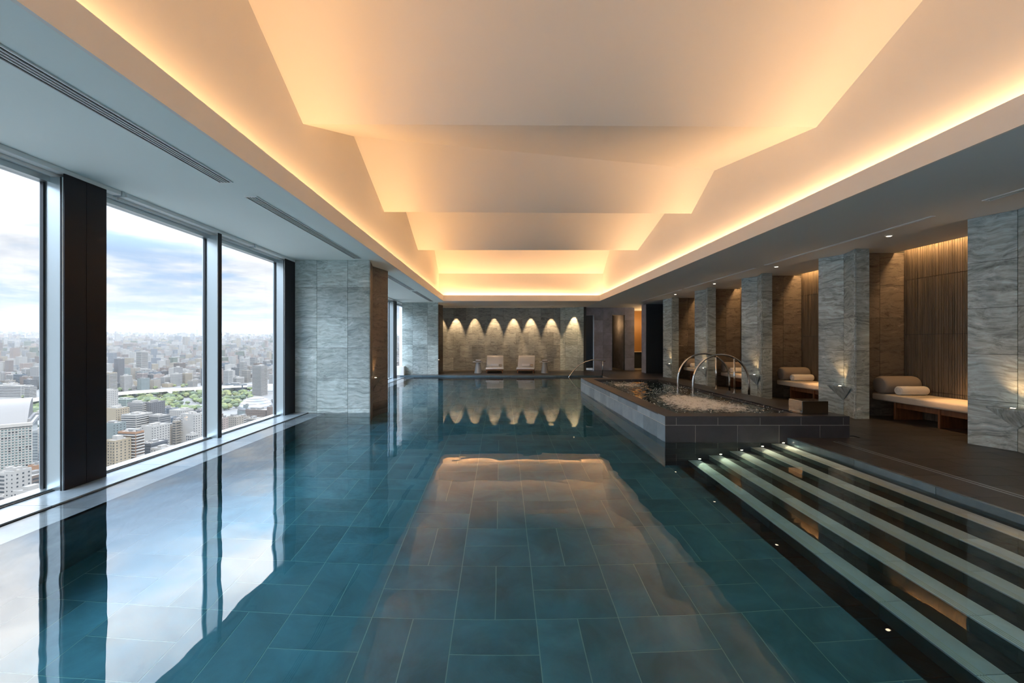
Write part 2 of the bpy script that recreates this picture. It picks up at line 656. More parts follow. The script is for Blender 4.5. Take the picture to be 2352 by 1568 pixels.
# ---- pool floor: basket-weave planks
pf = thing('floor', (0, 5, BOT - 0.05), 'blue-green slate pool floor laid in basket-weave planks under the water', 'floor', kind='structure')
BX('bedding', (-3.9, NEAR, BOT - 0.06), (PR + 1.0, PEND, BOT - 0.002), M['grout'], pf)
G = 0.6
gx0, gy0 = 0.2545 - G * 7, 3.06 - G * 15
planks = []
for ix in range(0, 12):
    for iy in range(0, 39):
        x0 = gx0 + ix * G
        y0 = gy0 + iy * G
        if x0 > 2.62 or y0 > PEND - 0.05 or y0 + G < NEAR:
            continue
        if x0 > 2.2 and y0 < 5.9:
            x1 = min(x0 + G, 2.48)
        else:
            x1 = x0 + G
        y1 = min(y0 + G, PEND)
        if x1 - x0 < 0.03 or y1 - y0 < 0.03:
            continue
        lengthwise = (ix + iy) % 2 == 1     # two planks side by side, long in depth
        if lengthwise:
            xm = min(x0 + G / 2, x1)
            planks.append((x0, y0, xm, y1))
            if x1 - xm > 0.03:
                planks.append((xm, y0, x1, y1))
        else:
            ym = min(y0 + G / 2, y1)
            planks.append((x0, y0, x1, ym))
            if y1 - ym > 0.03:
                planks.append((x0, ym, x1, y1))
vis = [p for p in planks if 1.7 < (p[1] + p[3]) / 2]
vis.sort(key=lambda p: (p[1] + p[3]) / 2 + 0.25 * abs(p[0]))
keep = set(vis[:300])
rest = MB()
gp = 0.007
for p in planks:
    x0, y0, x1, y1 = p
    if p in keep:
        put_tile('plank', ((x0 + x1) / 2, (y0 + y1) / 2, BOT), (1, 0, 0), (0, 0, 1), x1 - x0 - gp, y1 - y0 - gp, 0.02, M['pool'], pf)
    else:
        rest.box((x0 + gp / 2, y0 + gp / 2, BOT - 0.02), (x1 - gp / 2, y1 - gp / 2, BOT))
tag(rest.obj('plank_field', M['pool'], pf), kind='stuff')
# check the weave parity so that the block in front of the lens is split lengthwise

# ---- pool walls
pw = thing('wall_pool', (-3.7, 5, BOT), 'tiled inner walls of the pool tank below the waterline', 'wall', kind='structure')
BX('wall_panel', (-3.95, NEAR, BOT), (-3.54, PEND, -0.05), M['pool_wall'], pw)
BX('wall_panel', (-3.95, PEND, BOT), (PR + 1, PEND + 0.3, -0.02), M['pool_wall'], pw)
BX('wall_panel', (-3.95, NEAR - 0.2, BOT), (PR + 1, NEAR, -0.02), M['pool_wall'], pw)
BX('wall_panel', (PR, 12.24, BOT), (PR + 0.2, PEND, -0.02), M['pool_wall'], pw)

# ---- ledge along the windows
tl = thing('trim_1', (-4.05, 5, -0.05), 'blue-grey stone ledge between the windows and the water', 'ledge', kind='structure')
y = NEAR
while y < 17.4:
    BX('ledge_slab', (-4.33, y + 0.002, -0.05), (-3.87, min(y + 1.2, 17.4) - 0.002, 0.012), M['ledge'], tl)
    BX('shelf_slab', (-3.868, y + 0.002, -0.10), (-3.54, min(y + 1.2, 17.4) - 0.002, -0.035), M['ledge'], tl)
    y += 1.2

# ---- deck
dk = thing('floor', (5.5, 8, -0.2), 'dark slate deck along the right side and far end of the pool', 'floor', kind='structure')
b = MB()
b.box((PR, NEAR, -0.5), (8.2, 5.93, DK - 0.012))
b.box((4.94, 5.93, -0.5), (8.2, 12.24, DK - 0.012))
b.box((PR, 12.24, -0.5), (8.2, 23.5, DK - 0.012))
b.box((-4.4, PEND, -0.5), (PR, 23.5, DK - 0.012))
b.obj('deck_base', M['grout_thin'], dk)
deck_rest = MB()
nplk = 0
for iy in range(-20, 68):
    y0 = iy * 0.3 + 0.06
    y1 = y0 + 0.3
    offs = 0.3 if iy % 2 else 0.0
    x = -4.4 if y0 >= PEND - 0.3 else PR
    xs = [x]
    k = math.floor((x - offs) / 0.6) * 0.6 + offs + 0.6
    while k < 7.5:
        if k - xs[-1] > 0.05:
            xs.append(k)
        k += 0.6
    xs.append(7.5)
    for a, c in zip(xs[:-1], xs[1:]):
        ya, yb = y0, y1
        if a < PR - 0.01 and yb > PEND - 0.01 and ya < PEND:
            ya = PEND
        if a < PR - 0.01 and ya < PEND:
            continue
        if ya < 12.24 and yb > 5.93 and a < 4.93:
            if c > 4.94 and ya >= 5.9:
                a = 4.94
            elif ya < 5.93:
                yb = 5.93
            elif yb > 12.24 and ya > 11.9:
                ya = 12.24
            else:
                continue
        if yb - ya < 0.02 or c - a < 0.02:
            continue
        if ya > 2.0 and ya < 8.5 and nplk < 295:
            put_tile('deck_tile', ((a + c) / 2, (ya + yb) / 2, DK), (1, 0, 0), (0, 0, 1), c - a - 0.004, yb - ya - 0.004, 0.02, M['deck'], dk)
            nplk += 1
        else:
            deck_rest.box((a + 0.002, ya + 0.002, DK - 0.02), (c - 0.002, yb - 0.002, DK))
tag(deck_rest.obj('deck_tile_field', M['deck'], dk), kind='stuff')
# coping strip at the pool's edge
cp = thing('trim_2', (PR, 0, -0.1), 'blue-grey stone coping strip along the deck edge beside the steps', 'coping', kind='structure')
y = NEAR
while y < 5.9:
    BX('coping_stone', (PR - 0.03, y + 0.002, -0.12), (PR + 0.012, min(y + 0.9, 5.925) - 0.002, DK + 0.006), M['coping'], cp)
    y += 0.9
x = -4.1
while x < PR:
    BX('coping_stone', (x + 0.002, PEND - 0.04, -0.12), (min(x + 0.9, PR) - 0.002, PEND + 0.10, DK + 0.006), M['coping'], cp)
    x += 0.9
# slot drain on the deck
dr = thing('slot_drain', (4.56, 1, DK), 'twin metal slot drain lines set in the dark deck', 'drain')
for xx in (4.53, 4.59):
    BX('drain_rail', (xx - 0.006, NEAR + 0.1, DK - 0.005), (xx + 0.006, 5.7, DK + 0.004), M['alu'], dr)

# ---- walls
wb = thing('wall_back', (0, 20.1, 0), 'far grey gneiss wall washed by seven warm spotlights', 'wall', kind='structure')
BX('wall_core', (-4.6, 20.12, DK - 0.3), (2.86, 20.4, 3.2), M['joint'], wb)
rws = [DK + 0.6 * k for k in range(6)]
rws[-1] = CZ
cutA = [0.29 + 0.6 * k for k in range(13)]
cutB = [0.59 + 0.6 * k for k in range(13)]
clad(wb, (-4.4, 20.11), (2.83, 20.11), rws, M['stone_back'], bond=[cutA, cutB])
wa = thing('wall_far', (3.3, 19.9, 0), 'angled pale gneiss wall panel at the right end of the far wall', 'wall', kind='structure')
MB().prism([(2.83, 20.12), (3.85, 19.6), (3.97, 19.62), (3.97, 20.4), (2.83, 20.4)], DK - 0.3, 3.2).obj('wall_core', M['joint'], wa)
clad(wa, (2.83, 20.11), (3.85, 19.59), rws, M['stone'], cuts=[0.25, 0.85])

# slate partition with openings
sw = thing('wall_slate', (5.0, 20.0, 0), 'dark blue-grey slate partition with two doorways at the far right', 'wall', kind='structure')
OPZ = 2.71
segs = [(3.97, 4.05, 0), (4.05, 4.42, 1), (4.42, 5.30, 0), (5.30, 5.90, 1), (5.90, 6.36, 0)]
for x0, x1, op in segs:
    if op:
        BX('lintel', (x0, 20.0, OPZ), (x1, 20.25, CZ + 0.1), M['slate_wall'], sw)
    else:
        BX('wall_core', (x0 + 0.01, 20.03, DK - 0.2), (x1 - 0.01, 20.25, CZ + 0.1), M['joint'], sw)
        w = x1 - x0
        clad(sw, (x0, 20.02), (x1, 20.02), rws, M['slate_wall'], cuts=[w / 2] if w > 0.7 else [], name='slate_panel')
BX('door_recess', (3.9, 22.4, DK - 0.2), (6.4, 22.6, CZ + 0.1), M['navy'], sw)
BX('door_recess', (4.85, 20.25, DK - 0.2), (4.95, 22.4, CZ + 0.1), M['navy'], sw)
BX('door_recess', (5.98, 20.25, DK - 0.2), (6.36, 22.4, CZ + 0.1), M['slate_wall'], sw)
point('doorway_lamp', (5.55, 21.3, 2.3), 3, AMBER, 0.06)
point('doorway_lamp', (4.3, 21.6, 2.3), 1.2, AMBER, 0.06)

# amber room
ar = thing('wall_amber', (6.9, 22.3, 0), 'amber-lit timber wall in the room beyond the far right passage', 'wall', kind='structure')
BX('timber_panel', (6.36, 22.2, DK - 0.2), (7.49, 22.35, CZ + 0.1), M['amber_wall'], ar)
ct = thing('vanity_counter', (6.9, 21.9, DK), 'slim cream counter on a dark cabinet before the amber wall', 'counter')
BX('cabinet', (6.37, 21.75, DK), (7.48, 22.19, 0.88), M['navy'], ct)
BX('worktop', (6.37, 21.70, 0.88), (7.48, 22.19, 0.92), M['white_stone'], ct, bevel=0.006)
cn = thing('candle', (6.75, 21.85, 0.92), 'tiny lit candle on the cream counter', 'candle')
MB().lathe([(0.03, 0), (0.03, 0.10)], (6.75, 21.85, 0.92), 12).obj('holder', M['table_top'], cn, smooth=True)
MB().lathe([(0.004, 0.10), (0.014, 0.12), (0.010, 0.14), (0.002, 0.165)], (6.75, 21.85, 0.92), 10).obj('flame', M['lamp'], cn, smooth=True)
point('amber_lamp', (7.3, 21.2, 2.4), 14, AMBER, 0.1)

# dark navy wall block
nb = thing('wall_navy', (6.8, 18.4, 0), 'dark navy wall block beside the last stone column', 'wall', kind='structure')
BX('wall_core', (6.285, 18.12, DK - 0.2), (7.5, 18.7, CZ + 0.1), M['navy'], nb)
for x0, x1 in ((6.265, 6.88), (6.88, 7.5)):
    BX('panel', (x0 + 0.002, 18.10, DK + 0.004), (x1 - 0.002, 18.14, CZ - 0.004), M['navy'], nb)
BX('panel', (6.265, 18.142, DK + 0.004), (6.285, 18.7, CZ - 0.004), M['slate_wall'], nb)
point('passage_lamp', (7.1, 19.6, 2.2), 5, AMBER, 0.08)

# wall on the far right behind the alcoves
wr = thing('wall_right', (7.6, 10, 0), 'outer right wall behind the daybed alcoves', 'wall', kind='structure')
BX('wall_core', (7.50, 2.0, DK - 0.3), (7.7, 23.5, 3.5), M['joint'], wr)
BX('wall_core', (6.36, 2.0, DK - 0.3), (7.5, 2.09, 3.5), M['stone_brown'], wr)
BX('low_wall', (6.2, NEAR, DK - 0.3), (6.36, 2.0, 0.40), M['stone_brown'], wr)
BX('wall_core', (7.5, 20.9, DK - 0.3), (8.2, 23.6, 3.5), M['joint'], wr)
BX('wall_core', (3.9, 23.4, DK - 0.3), (8.2, 23.6, 3.5), M['joint'], wr)
wn = thing('wall_near', (0, NEAR, 0), 'wall closing the pool hall behind the viewer, its glazing added for daylight', 'wall', kind='structure')
BX('wall_core', (-4.6, NEAR - 0.2, CZ), (6.5, NEAR, 5.4), M['stone_back'], wn)
BX('wall_core', (-4.6, NEAR - 0.2, -1.2), (6.5, NEAR, 0.06), M['stone_back'], wn)
for k in range(6):
    x0 = -4.4 + k * 1.8
    BX('pane', (x0 + 0.04, NEAR - 0.11, 0.06), (x0 + 1.76, NEAR - 0.1, CZ), M['glass'], wn)  # unseen panes added to let more daylight into the hall
    BX('mullion', (x0 - 0.04, NEAR - 0.17, 0.06), (x0 + 0.04, NEAR - 0.03, CZ), M['alu'], wn)
wl = thing('wall_left', (-4.4, 18.5, 0), 'pale low spandrel and end wall at the far left window corner', 'wall', kind='structure')
BX('low_panel', (-4.33, 17.1, -0.1), (-4.0, 17.4, 0.42), M['white_metal'], wl)
BX('end_panel', (-4.6, 18.8, -0.1), (-4.2, 20.2, CZ + 0.1), M['white_metal'], wl)

# ---- soffits
ce = thing('ceiling', (-3.3, 7, CZ), 'pale green-white flat soffit over the window side', 'ceiling', kind='structure')
BX('soffit', (-4.20, NEAR, CZ), (XL - 0.03, 20.3, CZ + 0.05), M['paint_left'], ce)
ce2 = thing('ceiling', (5.6, 7, CZ), 'grey flat soffit over the right deck and alcoves', 'ceiling', kind='structure')
BX('soffit', (XR + 0.03, NEAR, CZ), (7.22, 23.6, CZ + 0.05), M['paint_grey'], ce2)
BX('soffit_edge', (7.22, 2.09, CZ), (7.24, 18.0, CZ + 0.22), M['paint'], ce2)
BX('soffit_slot', (7.22, 2.09, CZ + 0.22), (7.7, 23.5, CZ + 0.26), M['paint'], ce2)
BX('soffit_slot', (7.22, 18.1, CZ), (8.2, 23.6, CZ + 0.05), M['paint_grey'], ce2)
ce3 = thing('ceiling', (0.8, 18.4, CZ), 'white flat soffit before the far stone wall', 'ceiling', kind='structure')
BX('soffit', (XL - 0.03, RECY + 0.03, CZ), (XR + 0.03, 20.3, CZ + 0.05), M['paint'], ce3)
BX('soffit', (XL - 0.03, NEAR, CZ), (XR + 0.03, NEAR + 0.47, CZ + 0.05), M['paint'], ce3)
BX('wash_trough', (-2.7, 19.0, CZ - 0.012), (2.9, 20.08, CZ), M['paint'], ce3)

# fascia lips
tf = thing('trim_3', (0.8, 7, CZ), 'white fascia lip around the glowing ceiling recess', 'fascia', kind='structure')
NR = NEAR + 0.5
BX('fascia', (XL - 0.03, NR, CZ), (XL, RECY, 3.29), M['paint'], tf)
BX('fascia', (XR, NR, CZ), (XR + 0.03, RECY, 3.29), M['paint'], tf)
BX('fascia', (XL - 0.03, RECY, CZ), (XR + 0.03, RECY + 0.03, 3.29), M['paint'], tf)
BX('fascia', (XL - 0.03, NR - 0.03, CZ), (XR + 0.03, NR, 3.29), M['paint'], tf)

# folded ceiling
prof = [  # (left y, z), (right y, z); lows and ridges alternate
    ((NR - 0.25, 4.22), (NR - 0.25, 4.22)), ((-3.8, 4.97), (-3.4, 4.9)), ((-1.95, 4.22), (-1.95, 4.22)),
    ((-0.1, 4.97), (-0.5, 4.9)), ((1.72, 4.22), (1.72, 4.22)), ((4.0, 4.97), (3.4, 5.0)),
    ((5.37, 4.22), (5.444, 4.216)), ((7.22, 4.97), (8.05, 4.72)), ((9.07, 4.24), (9.03, 4.19)),
    ((10.94, 4.97), (10.2, 4.72)), ((12.75, 4.22), (12.58, 4.18)), ((15.8, 4.93), (15.8, 4.93)), ((17.0, 4.20), (16.9, 4.18))]
fc = thing('ceiling', (0.8, 6, 4.2), 'white folded sculptural ceiling of angled facets inside the glowing recess', 'ceiling', kind='structure')
for a, bb in zip(prof[:-1], prof[1:]):
    NU, NV = 12, 6
    v = []
    for j in range(NV + 1):
        t = j / NV
        for i in range(NU + 1):
            s = i / NU
            yl = a[0][0] + (bb[0][0] - a[0][0]) * t
            zl = a[0][1] + (bb[0][1] - a[0][1]) * t
            yr = a[1][0] + (bb[1][0] - a[1][0]) * t
            zr = a[1][1] + (bb[1][1] - a[1][1]) * t
            v.append((UL + (UR - UL) * s, yl + (yr - yl) * s, zl + (zr - zl) * s))
    f = [(j * (NU + 1) + i, (j + 1) * (NU + 1) + i, (j + 1) * (NU + 1) + i + 1, j * (NU + 1) + i + 1) for j in range(NV) for i in range(NU)]
    q = MB()
    q.v, q.f = v, f
    q.obj('ceiling_facet', M['paint'], fc, smooth=True)
for side, X in ((0, UL), (1, UR)):
    for a, bb in zip(prof[:-1], prof[1:]):
        (y0, z0), (y1, z1) = a[side], bb[side]
        f = [(0, 1, 2, 3)] if side == 1 else [(3, 2, 1, 0)]
        q = MB()
        q.add([(X, y0, CZ), (X, y1, CZ), (X, y1, z1), (X, y0, z0)], f)
        q.obj('upstand', M['paint'], fc)
for yl, yr, z in ((17.0, 16.9, 4.22), (NR - 0.25, NR - 0.25, 4.22)):
    q = MB()
    q.add([(UL, yl, CZ), (UR, yr, CZ), (UR, yr, z), (UL, yl, z)], [(0, 1, 2, 3)])
    q.obj('upstand', M['paint'], fc)
b = MB()
b.box((-4.5, NEAR - 2.2, 5.2), (8.7, 23.8, 5.4))  # overhang past the walls added to keep sun out of the unseen glazing
rf = thing('ceiling', (1, 8, 5.2), 'concrete roof slab above the pool hall, its overhang added to block the sun', 'roof', kind='structure')
b.obj('slab', M['joint'], rf)
BX('slab', (-4.5, NEAR - 0.2, CZ + 0.06), (-4.2, 23.8, 5.2), M['joint'], rf)
BX('slab', (8.5, NEAR - 2.2, CZ + 0.3), (8.7, 23.8, 5.2), M['joint'], rf)
BX('slab', (-4.5, NEAR - 2.2, CZ + 0.06), (8.7, NEAR - 0.2, CZ + 0.3), M['joint'], rf)
BX('slab', (7.24, NEAR - 0.2, CZ + 0.27), (8.7, 23.8, CZ + 0.3), M['joint'], rf)
BX('slab', (-4.5, 20.3, CZ + 0.05), (7.9, 20.5, 5.2), M['joint'], rf)
# led strips and their light
led = thing('cove_light', (0.8, 6, CZ + 0.05), 'hidden warm strip light running around the ceiling recess', 'light')
BX('led_strip', (-2.47, NR, CZ + 0.055), (-2.45, RECY, CZ + 0.065), M['led'], led)
BX('led_strip', (4.02, NR, CZ + 0.055), (4.04, RECY, CZ + 0.065), M['led'], led)
BX('led_strip', (-2.3, 16.86, CZ + 0.055), (3.9, 16.88, CZ + 0.065), M['led'], led)
COVE = 52
LL = RECY - NR
yc = (RECY + NR) / 2
area('cove_lamp', (-2.50, yc, CZ + 0.195), (math.pi, math.radians(38), 0), 0.04, LL, COVE, WARM)
area('cove_lamp', (4.055, yc, CZ + 0.195), (math.pi, math.radians(-38), 0), 0.04, LL, COVE, (1.0, 0.57, 0.27))
area('cove_lamp', (0.8, 16.88, CZ + 0.185), (math.pi, 0, 0), 6.2, 0.05, COVE * 6.2 / LL * 1.15, WARM)

# ---- windows on the left
GXx = -4.33
IX = -4.14
HEAD = 2.93
pillars = [-4.15, -0.10, 3.955, 8.0, 12.05, 16.1]
thins = [p + 2.155 for p in pillars[:-1]]
sup = sorted([(p, p + 0.427, 'p') for p in pillars] + [(t, t + 0.08, 't') for t in thins])
edges = [(NEAR, NEAR, 'w')] + sup + [(18.8, 18.8, 'w')]
wi = 0
for (a0, a1, k0), (b0, b1, k1) in zip(edges[:-1], edges[1:]):
    if b0 - a1 < 0.05:
        continue
    wi += 1
    wy = (a1 + b0) / 2
    wlab = {1: 'window pane in the corner behind the viewer', 4: 'window pane just beside the viewer on the left'}.get(wi)
    if wlab is None:
        wlab = 'window pane behind the viewer, next but %s' % ('one' if wi == 3 else 'two') if wy < 2 else ('full-height window pane left of the wide black pillar, at the left edge' if wy < 3.9 else 'full-height middle window pane right of the wide black pillar' if wy < 6.1 else 'full-height window pane between the slim mullion and the near stone column' if wy < 8 else 'window pane hidden behind the near stone column' if wy < 11 else 'window pane past the near stone column, seen at a slant' if wy < 14 else 'narrow far window pane beyond the near stone column' if wy < 16 else 'farthest window pane beside the far pale column' )
    if 10.2 < wy < 12:
        wlab = 'window pane wholly covered by the near stone column'
    wd = thing('window_%d' % wi, (GXx, wy, 0), wlab, 'window', kind='structure')
    BX('pane', (GXx - 0.012, a1, 0.02), (GXx, b0, HEAD), M['glass'], wd)
    BX('sill_frame', (GXx - 0.05, a1, -0.02), (GXx + 0.075, b0, 0.035), M['alu'], wd)
    BX('gasket', (GXx + 0.075, a1, 0.0), (GXx + 0.10, b0, 0.02), M['gasket'], wd)
    BX('head_frame', (GXx - 0.05, a1, HEAD), (GXx + 0.06, b0, CZ + 0.08), M['alu'], wd)
    BX('gasket', (GXx - 0.02, a1, 0.035), (GXx + 0.012, a1 + 0.018, HEAD), M['gasket'], wd)
    BX('gasket', (GXx - 0.02, b0 - 0.018, 0.035), (GXx + 0.012, b0, HEAD), M['gasket'], wd)
names = {3.955: 'nearest wide black window pillar with a bright aluminium edge', 8.0: 'wide dark window pillar beside the near stone column', 16.1: 'farthest wide window pillar seen past the stone column'}
for p in pillars:
    pl = thing('window_pillar', (GXx + 0.1, p + 0.2, 0), names.get(p, {-4.15: 'wide dark window pillar far behind the viewer', -0.10: 'wide dark window pillar just behind the viewer'}.get(p, 'wide dark window pillar hidden behind the near stone column')), 'pillar', 'dark pillars of the window wall')
    BX('mullion_box', (GXx - 0.05, p, -0.02), (IX - 0.012, p + 0.42, CZ - 0.078), M['alu'], pl, bevel=0.004, seg=1)
    BX('edge_fin', (IX - 0.035, p - 0.004, 0.0), (IX - 0.022, p + 0.001, CZ - 0.078), M['gasket'], pl)
    BX('cover_panel', (IX - 0.012, p + 0.004, 0.013), (IX, p + 0.212, CZ - 0.046), M['alu_dark'], pl)
    BX('cover_panel', (IX - 0.012, p + 0.216, 0.013), (IX, p + 0.426, CZ - 0.046), M['alu_dark'], pl)
for p in thins:
    ml = thing('window_mullion', (GXx + 0.1, p, 0), 'slim aluminium mullion between the two middle panes' if abs(p - 6.11) < 0.1 else {0: 'slim aluminium mullion far behind the viewer', 1: 'slim aluminium mullion left of the nearest black pillar', 3: 'slim aluminium mullion behind the near stone column', 4: 'slim aluminium mullion before the farthest pillar'}.get(round((p + 1.995) / 4.05), 'slim aluminium window mullion'), 'mullion', 'slim mullions of the window wall')
    BX('mullion_box', (GXx - 0.05, p, -0.02), (IX - 0.010, p + 0.078, CZ - 0.078), M['alu'], ml, bevel=0.004, seg=1)
    BX('cover_panel', (IX - 0.010, p + 0.003, 0.013), (IX, p + 0.075, CZ - 0.046), M['alu_dark'], ml)
# roller-blind housing under the soffit edge
segs = [(NEAR, 4.60), (4.62, 7.05), (7.07, 10.5), (10.52, 14.0), (14.02, 18.8)]
hl = ['nearest white blind housing under the soffit edge', 'second white blind housing, above the middle window', 'third white blind housing, running to the near column', 'fourth white blind housing, behind the near column', 'farthest white blind housing at the window line']
for (a, c), lb in zip(segs, hl):
    h = thing('blind_housing', (-4.2, a, CZ - 0.05), lb, 'blind', 'blind housings along the windows')
    BX('rail', (-4.26, a, CZ - 0.045), (-4.14, c, CZ), M['white_metal'], h, bevel=0.006)
    BX('lower_rail', (-4.30, a, CZ - 0.075), (-4.23, c, CZ - 0.046), M['white_metal'], h)
    BX('bracket', (-4.25, c - 0.05, CZ - 0.055), (-4.13, c - 0.02, CZ + 0.0), M['alu'], h)

# windows on the right, behind the viewer's shoulder, added unseen for their daylight
RW = 6.3
xs = [NEAR, -4.2, -2.4, -0.6, 0.7, 2.0]
for k in range(len(xs) - 1):
    wi += 1
    wd = thing('window_%d' % wi, (RW, xs[k], 0), 'full-height right-hand window pane added for daylight, number %d, beside the viewer and out of view' % (k + 1), 'window', kind='structure')
    BX('pane', (RW, xs[k] + 0.05, 0.45), (RW + 0.012, xs[k + 1] - 0.03, CZ), M['glass'], wd)
    BX('frame', (RW - 0.05, xs[k] - 0.03, 0.40), (RW + 0.06, xs[k] + 0.05, CZ), M['alu'], wd)
    BX('sill_frame', (RW - 0.04, xs[k] + 0.05, 0.40), (RW + 0.05, xs[k + 1] - 0.03, 0.45), M['alu'], wd)

# ================================================================== WATER
wt = MB()
wt.box((-3.87, NEAR, BOT - 0.03), (PR + 0.0, PEND, 0.0))
wo_ = wt.obj('pool_water', M['water'])
tag(wo_, 'still clear turquoise pool water filling the whole tank', 'water', kind='stuff')

# ================================================================== COLUMNS
sconce_m = M['stone_right']


def sconce(loc_v, a, c, z, drop, label, m, group='corner uplight sconces on the columns'):
    """inverted stone pyramid wedged in the fold of a column; a, c: plan corners on the two faces"""
    t = thing('wall_sconce', (loc_v[0], loc_v[1], z - drop), label, 'sconce', group)
    q = MB()
    V = Vector((loc_v[0], loc_v[1], 0))
    A, Cc = Vector((a[0], a[1], 0)), Vector((c[0], c[1], 0))
    q.add([(V.x, V.y, z - drop), (A.x, A.y, z), (Cc.x, Cc.y, z), (V.x, V.y, z), (A.x, A.y, z + 0.018), (Cc.x, Cc.y, z + 0.018), (V.x, V.y, z + 0.018)],
          [(0, 1, 2), (0, 2, 3), (0, 3, 1), (1, 4, 5, 2), (2, 5, 6, 3), (3, 6, 4, 1), (4, 6, 5)])
    br = q.obj('bracket', m, t)
    ctr = (V + A + Cc) / 3
    MB().lathe([(0.035, 0), (0.035, 0.008), (0.026, 0.012)], (ctr.x, ctr.y, z + 0.018), 16).obj('lens_ring', M['steel'], br, smooth=True)
    MB().lathe([(0.022, 0), (0.022, 0.014)], (ctr.x, ctr.y, z + 0.018), 14).obj('lens', M['lamp'], br)
    return ctr


FE = [2.96, 5.59, 8.22, 10.86, 13.49, 16.13]
cname = ['stone column beside the viewer, right of the frame', 'nearest grey stone column at the right edge', 'second grey stone column, behind the steel spout', 'third grey stone column, right of the steel arches', 'fourth grey stone column, seen through the steel arches', 'farthest grey stone column beside the navy wall']
sname = ['uplight sconce of the column beside the viewer', 'stone uplight sconce on the nearest right column', 'stone uplight sconce on the second column, above the spout', 'stone uplight sconce on the third column, behind the steel arches', 'stone uplight sconce on the fourth column', 'stone uplight sconce on the farthest right column']
rows = [DK + 0.6 * k for k in range(6)]
for i, fe in enumerate(FE):
    ne = fe - 0.865
    va = (6.39, ne + 0.449)
    P = [(6.22, ne), va, (6.23, fe), (6.47, fe), (6.47, ne)]
    col = thing('stone_column', (6.3, (ne + fe) / 2, DK), cname[i], 'column', 'grey stone columns along the alcoves')
    MB().prism([(6.235, ne + 0.012), (va[0] + 0.012, va[1]), (6.245, fe - 0.012), (6.47, fe - 0.012), (6.47, ne + 0.012)], DK, CZ).obj('core', M['joint'], col)
    clad(col, (6.215, ne), (6.475, ne), rows, M['stone_right'], proud=0.0)
    clad(col, va, (6.22, ne), rows, M['stone_right'], proud=0.0)
    clad(col, (6.23, fe), va, rows, M['stone_right'], proud=0.0)
    pt = thing('wall_partition', (6.95, ne + 0.5, DK), 'brown stone partition wall behind the %s' % cname[i], 'wall', kind='structure')
    BX('core', (6.472, ne + 0.36, DK), (7.5, fe - 0.25, CZ + (0.2 if False else 0)), M['joint'], pt)
    clad(pt, (6.47, ne + 0.345), (7.46, ne + 0.345), rows, M['stone_brown'], cuts=[0.5], proud=0.0)
    z = 0.575
    A = (6.23 + 0.16 * 0.43, fe - 0.414 * 0.43)
    B_ = (6.39 - 0.17 * 0.73, va[1] - 0.449 * 0.73)
    if i > 0:
        c3 = sconce((va[0] - 0.012, va[1]), (A[0] - 0.03, A[1]), (B_[0] - 0.03, B_[1]), z, 0.24, sname[i], M['stone_right'])
        spot('sconce_lamp', (c3.x - 0.01, c3.y, z + 0.05), (c3.x + 0.045, c3.y + 0.015, z + 1.6), 4.5, WARM, 70, 0.9, 0.02)

lc = [(8.374, 'large pale grey-green stone column standing in the pool by the windows'), (17.4, 'far pale stone column at the left end of the far deck')]
lrows = [-1.12, -0.515, 0.09, 0.695, 1.30, 1.905, 2.51, CZ]
for i, (y0, lb) in enumerate(lc):
    dep = 1.316 if i == 0 else 1.4
    y1 = y0 + dep
    v_ = (-2.79, y0 + dep * 0.515)
    col = thing('stone_column', (-3.4, y0 + 0.6, 0), lb, 'column', 'pale stone columns on the window side')
    MB().prism([(-4.14, y0 + 0.012), (-2.648, y0 + 0.012), (v_[0] - 0.012, v_[1]), (-2.648, y1 - 0.012), (-4.14, y1 - 0.012)], -1.14 if i == 0 else -0.1, CZ).obj('core', M['joint'], col)
    rr = lrows if i == 0 else [z for z in lrows if z > 0]
    if i == 1:
        rr = [0.0] + rr
    clad(col, (-4.14, y0), (-2.634, y0), rr, M['stone'], cuts=[0.44, 1.055], proud=0.0)
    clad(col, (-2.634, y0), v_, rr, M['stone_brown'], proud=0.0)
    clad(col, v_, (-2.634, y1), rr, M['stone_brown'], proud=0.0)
    c3 = sconce((v_[0] + 0.012, v_[1]), (-2.70, y0 + dep * 0.24), (-2.70, y0 + dep * 0.78), 0.62, 0.24,
                'small uplight sconce on the pool-side fold of the %s column' % ('near pale' if i == 0 else 'far pale'), M['stone_brown'])
    spot('sconce_lamp', (c3.x + 0.01, c3.y, 0.67), (c3.x - 0.05, c3.y, 2.2), 6, WARM, 60, 0.9, 0.02)

# ================================================================== ALCOVES
SL = 7.42
rng = random.Random(3)
rib_meshes = {}


def rib_panel(w, h, seed):
    k = (round(w, 3), round(h, 3), seed)
    if k in rib_meshes:
        return rib_meshes[k]
    r = random.Random(seed)
    q = MB()
    q.box((0.012, -w / 2, -h / 2), (0.03, w / 2, h / 2))
    yy = -w / 2
    while yy < w / 2 - 0.008:
        ww = r.choice((0.012, 0.018, 0.018, 0.026))
        g = r.choice((0.007, 0.010))
        ww = min(ww, w / 2 - yy)
        d = r.choice((0.0, -0.006, -0.003, 0.002))
        q.box((d - 0.008, yy, -h / 2), (0.012, yy + ww, h / 2))
        yy += ww + g
    me = bpy.data.meshes.new('ribbed_panel')
    me.from_pydata(q.v, [], q.f)
    finish(me, M['rib'], False)
    rib_meshes[k] = me
    return me


bn = ['nearest cream daybed in the alcove at the right', 'second daybed, in the alcove behind the steel spout', 'third daybed, seen behind the steel arches', 'farthest daybed, in the last alcove']
tn = ['rolled white towel on the nearest daybed', 'rolled white towel on the second daybed', 'rolled white towel on the third daybed', 'rolled white towel on the farthest daybed']


def rounded_slab(name, a, b, m, parent, r=0.05, seg=4):
    return BX(name, a, b, m, parent, bevel=r, seg=seg)


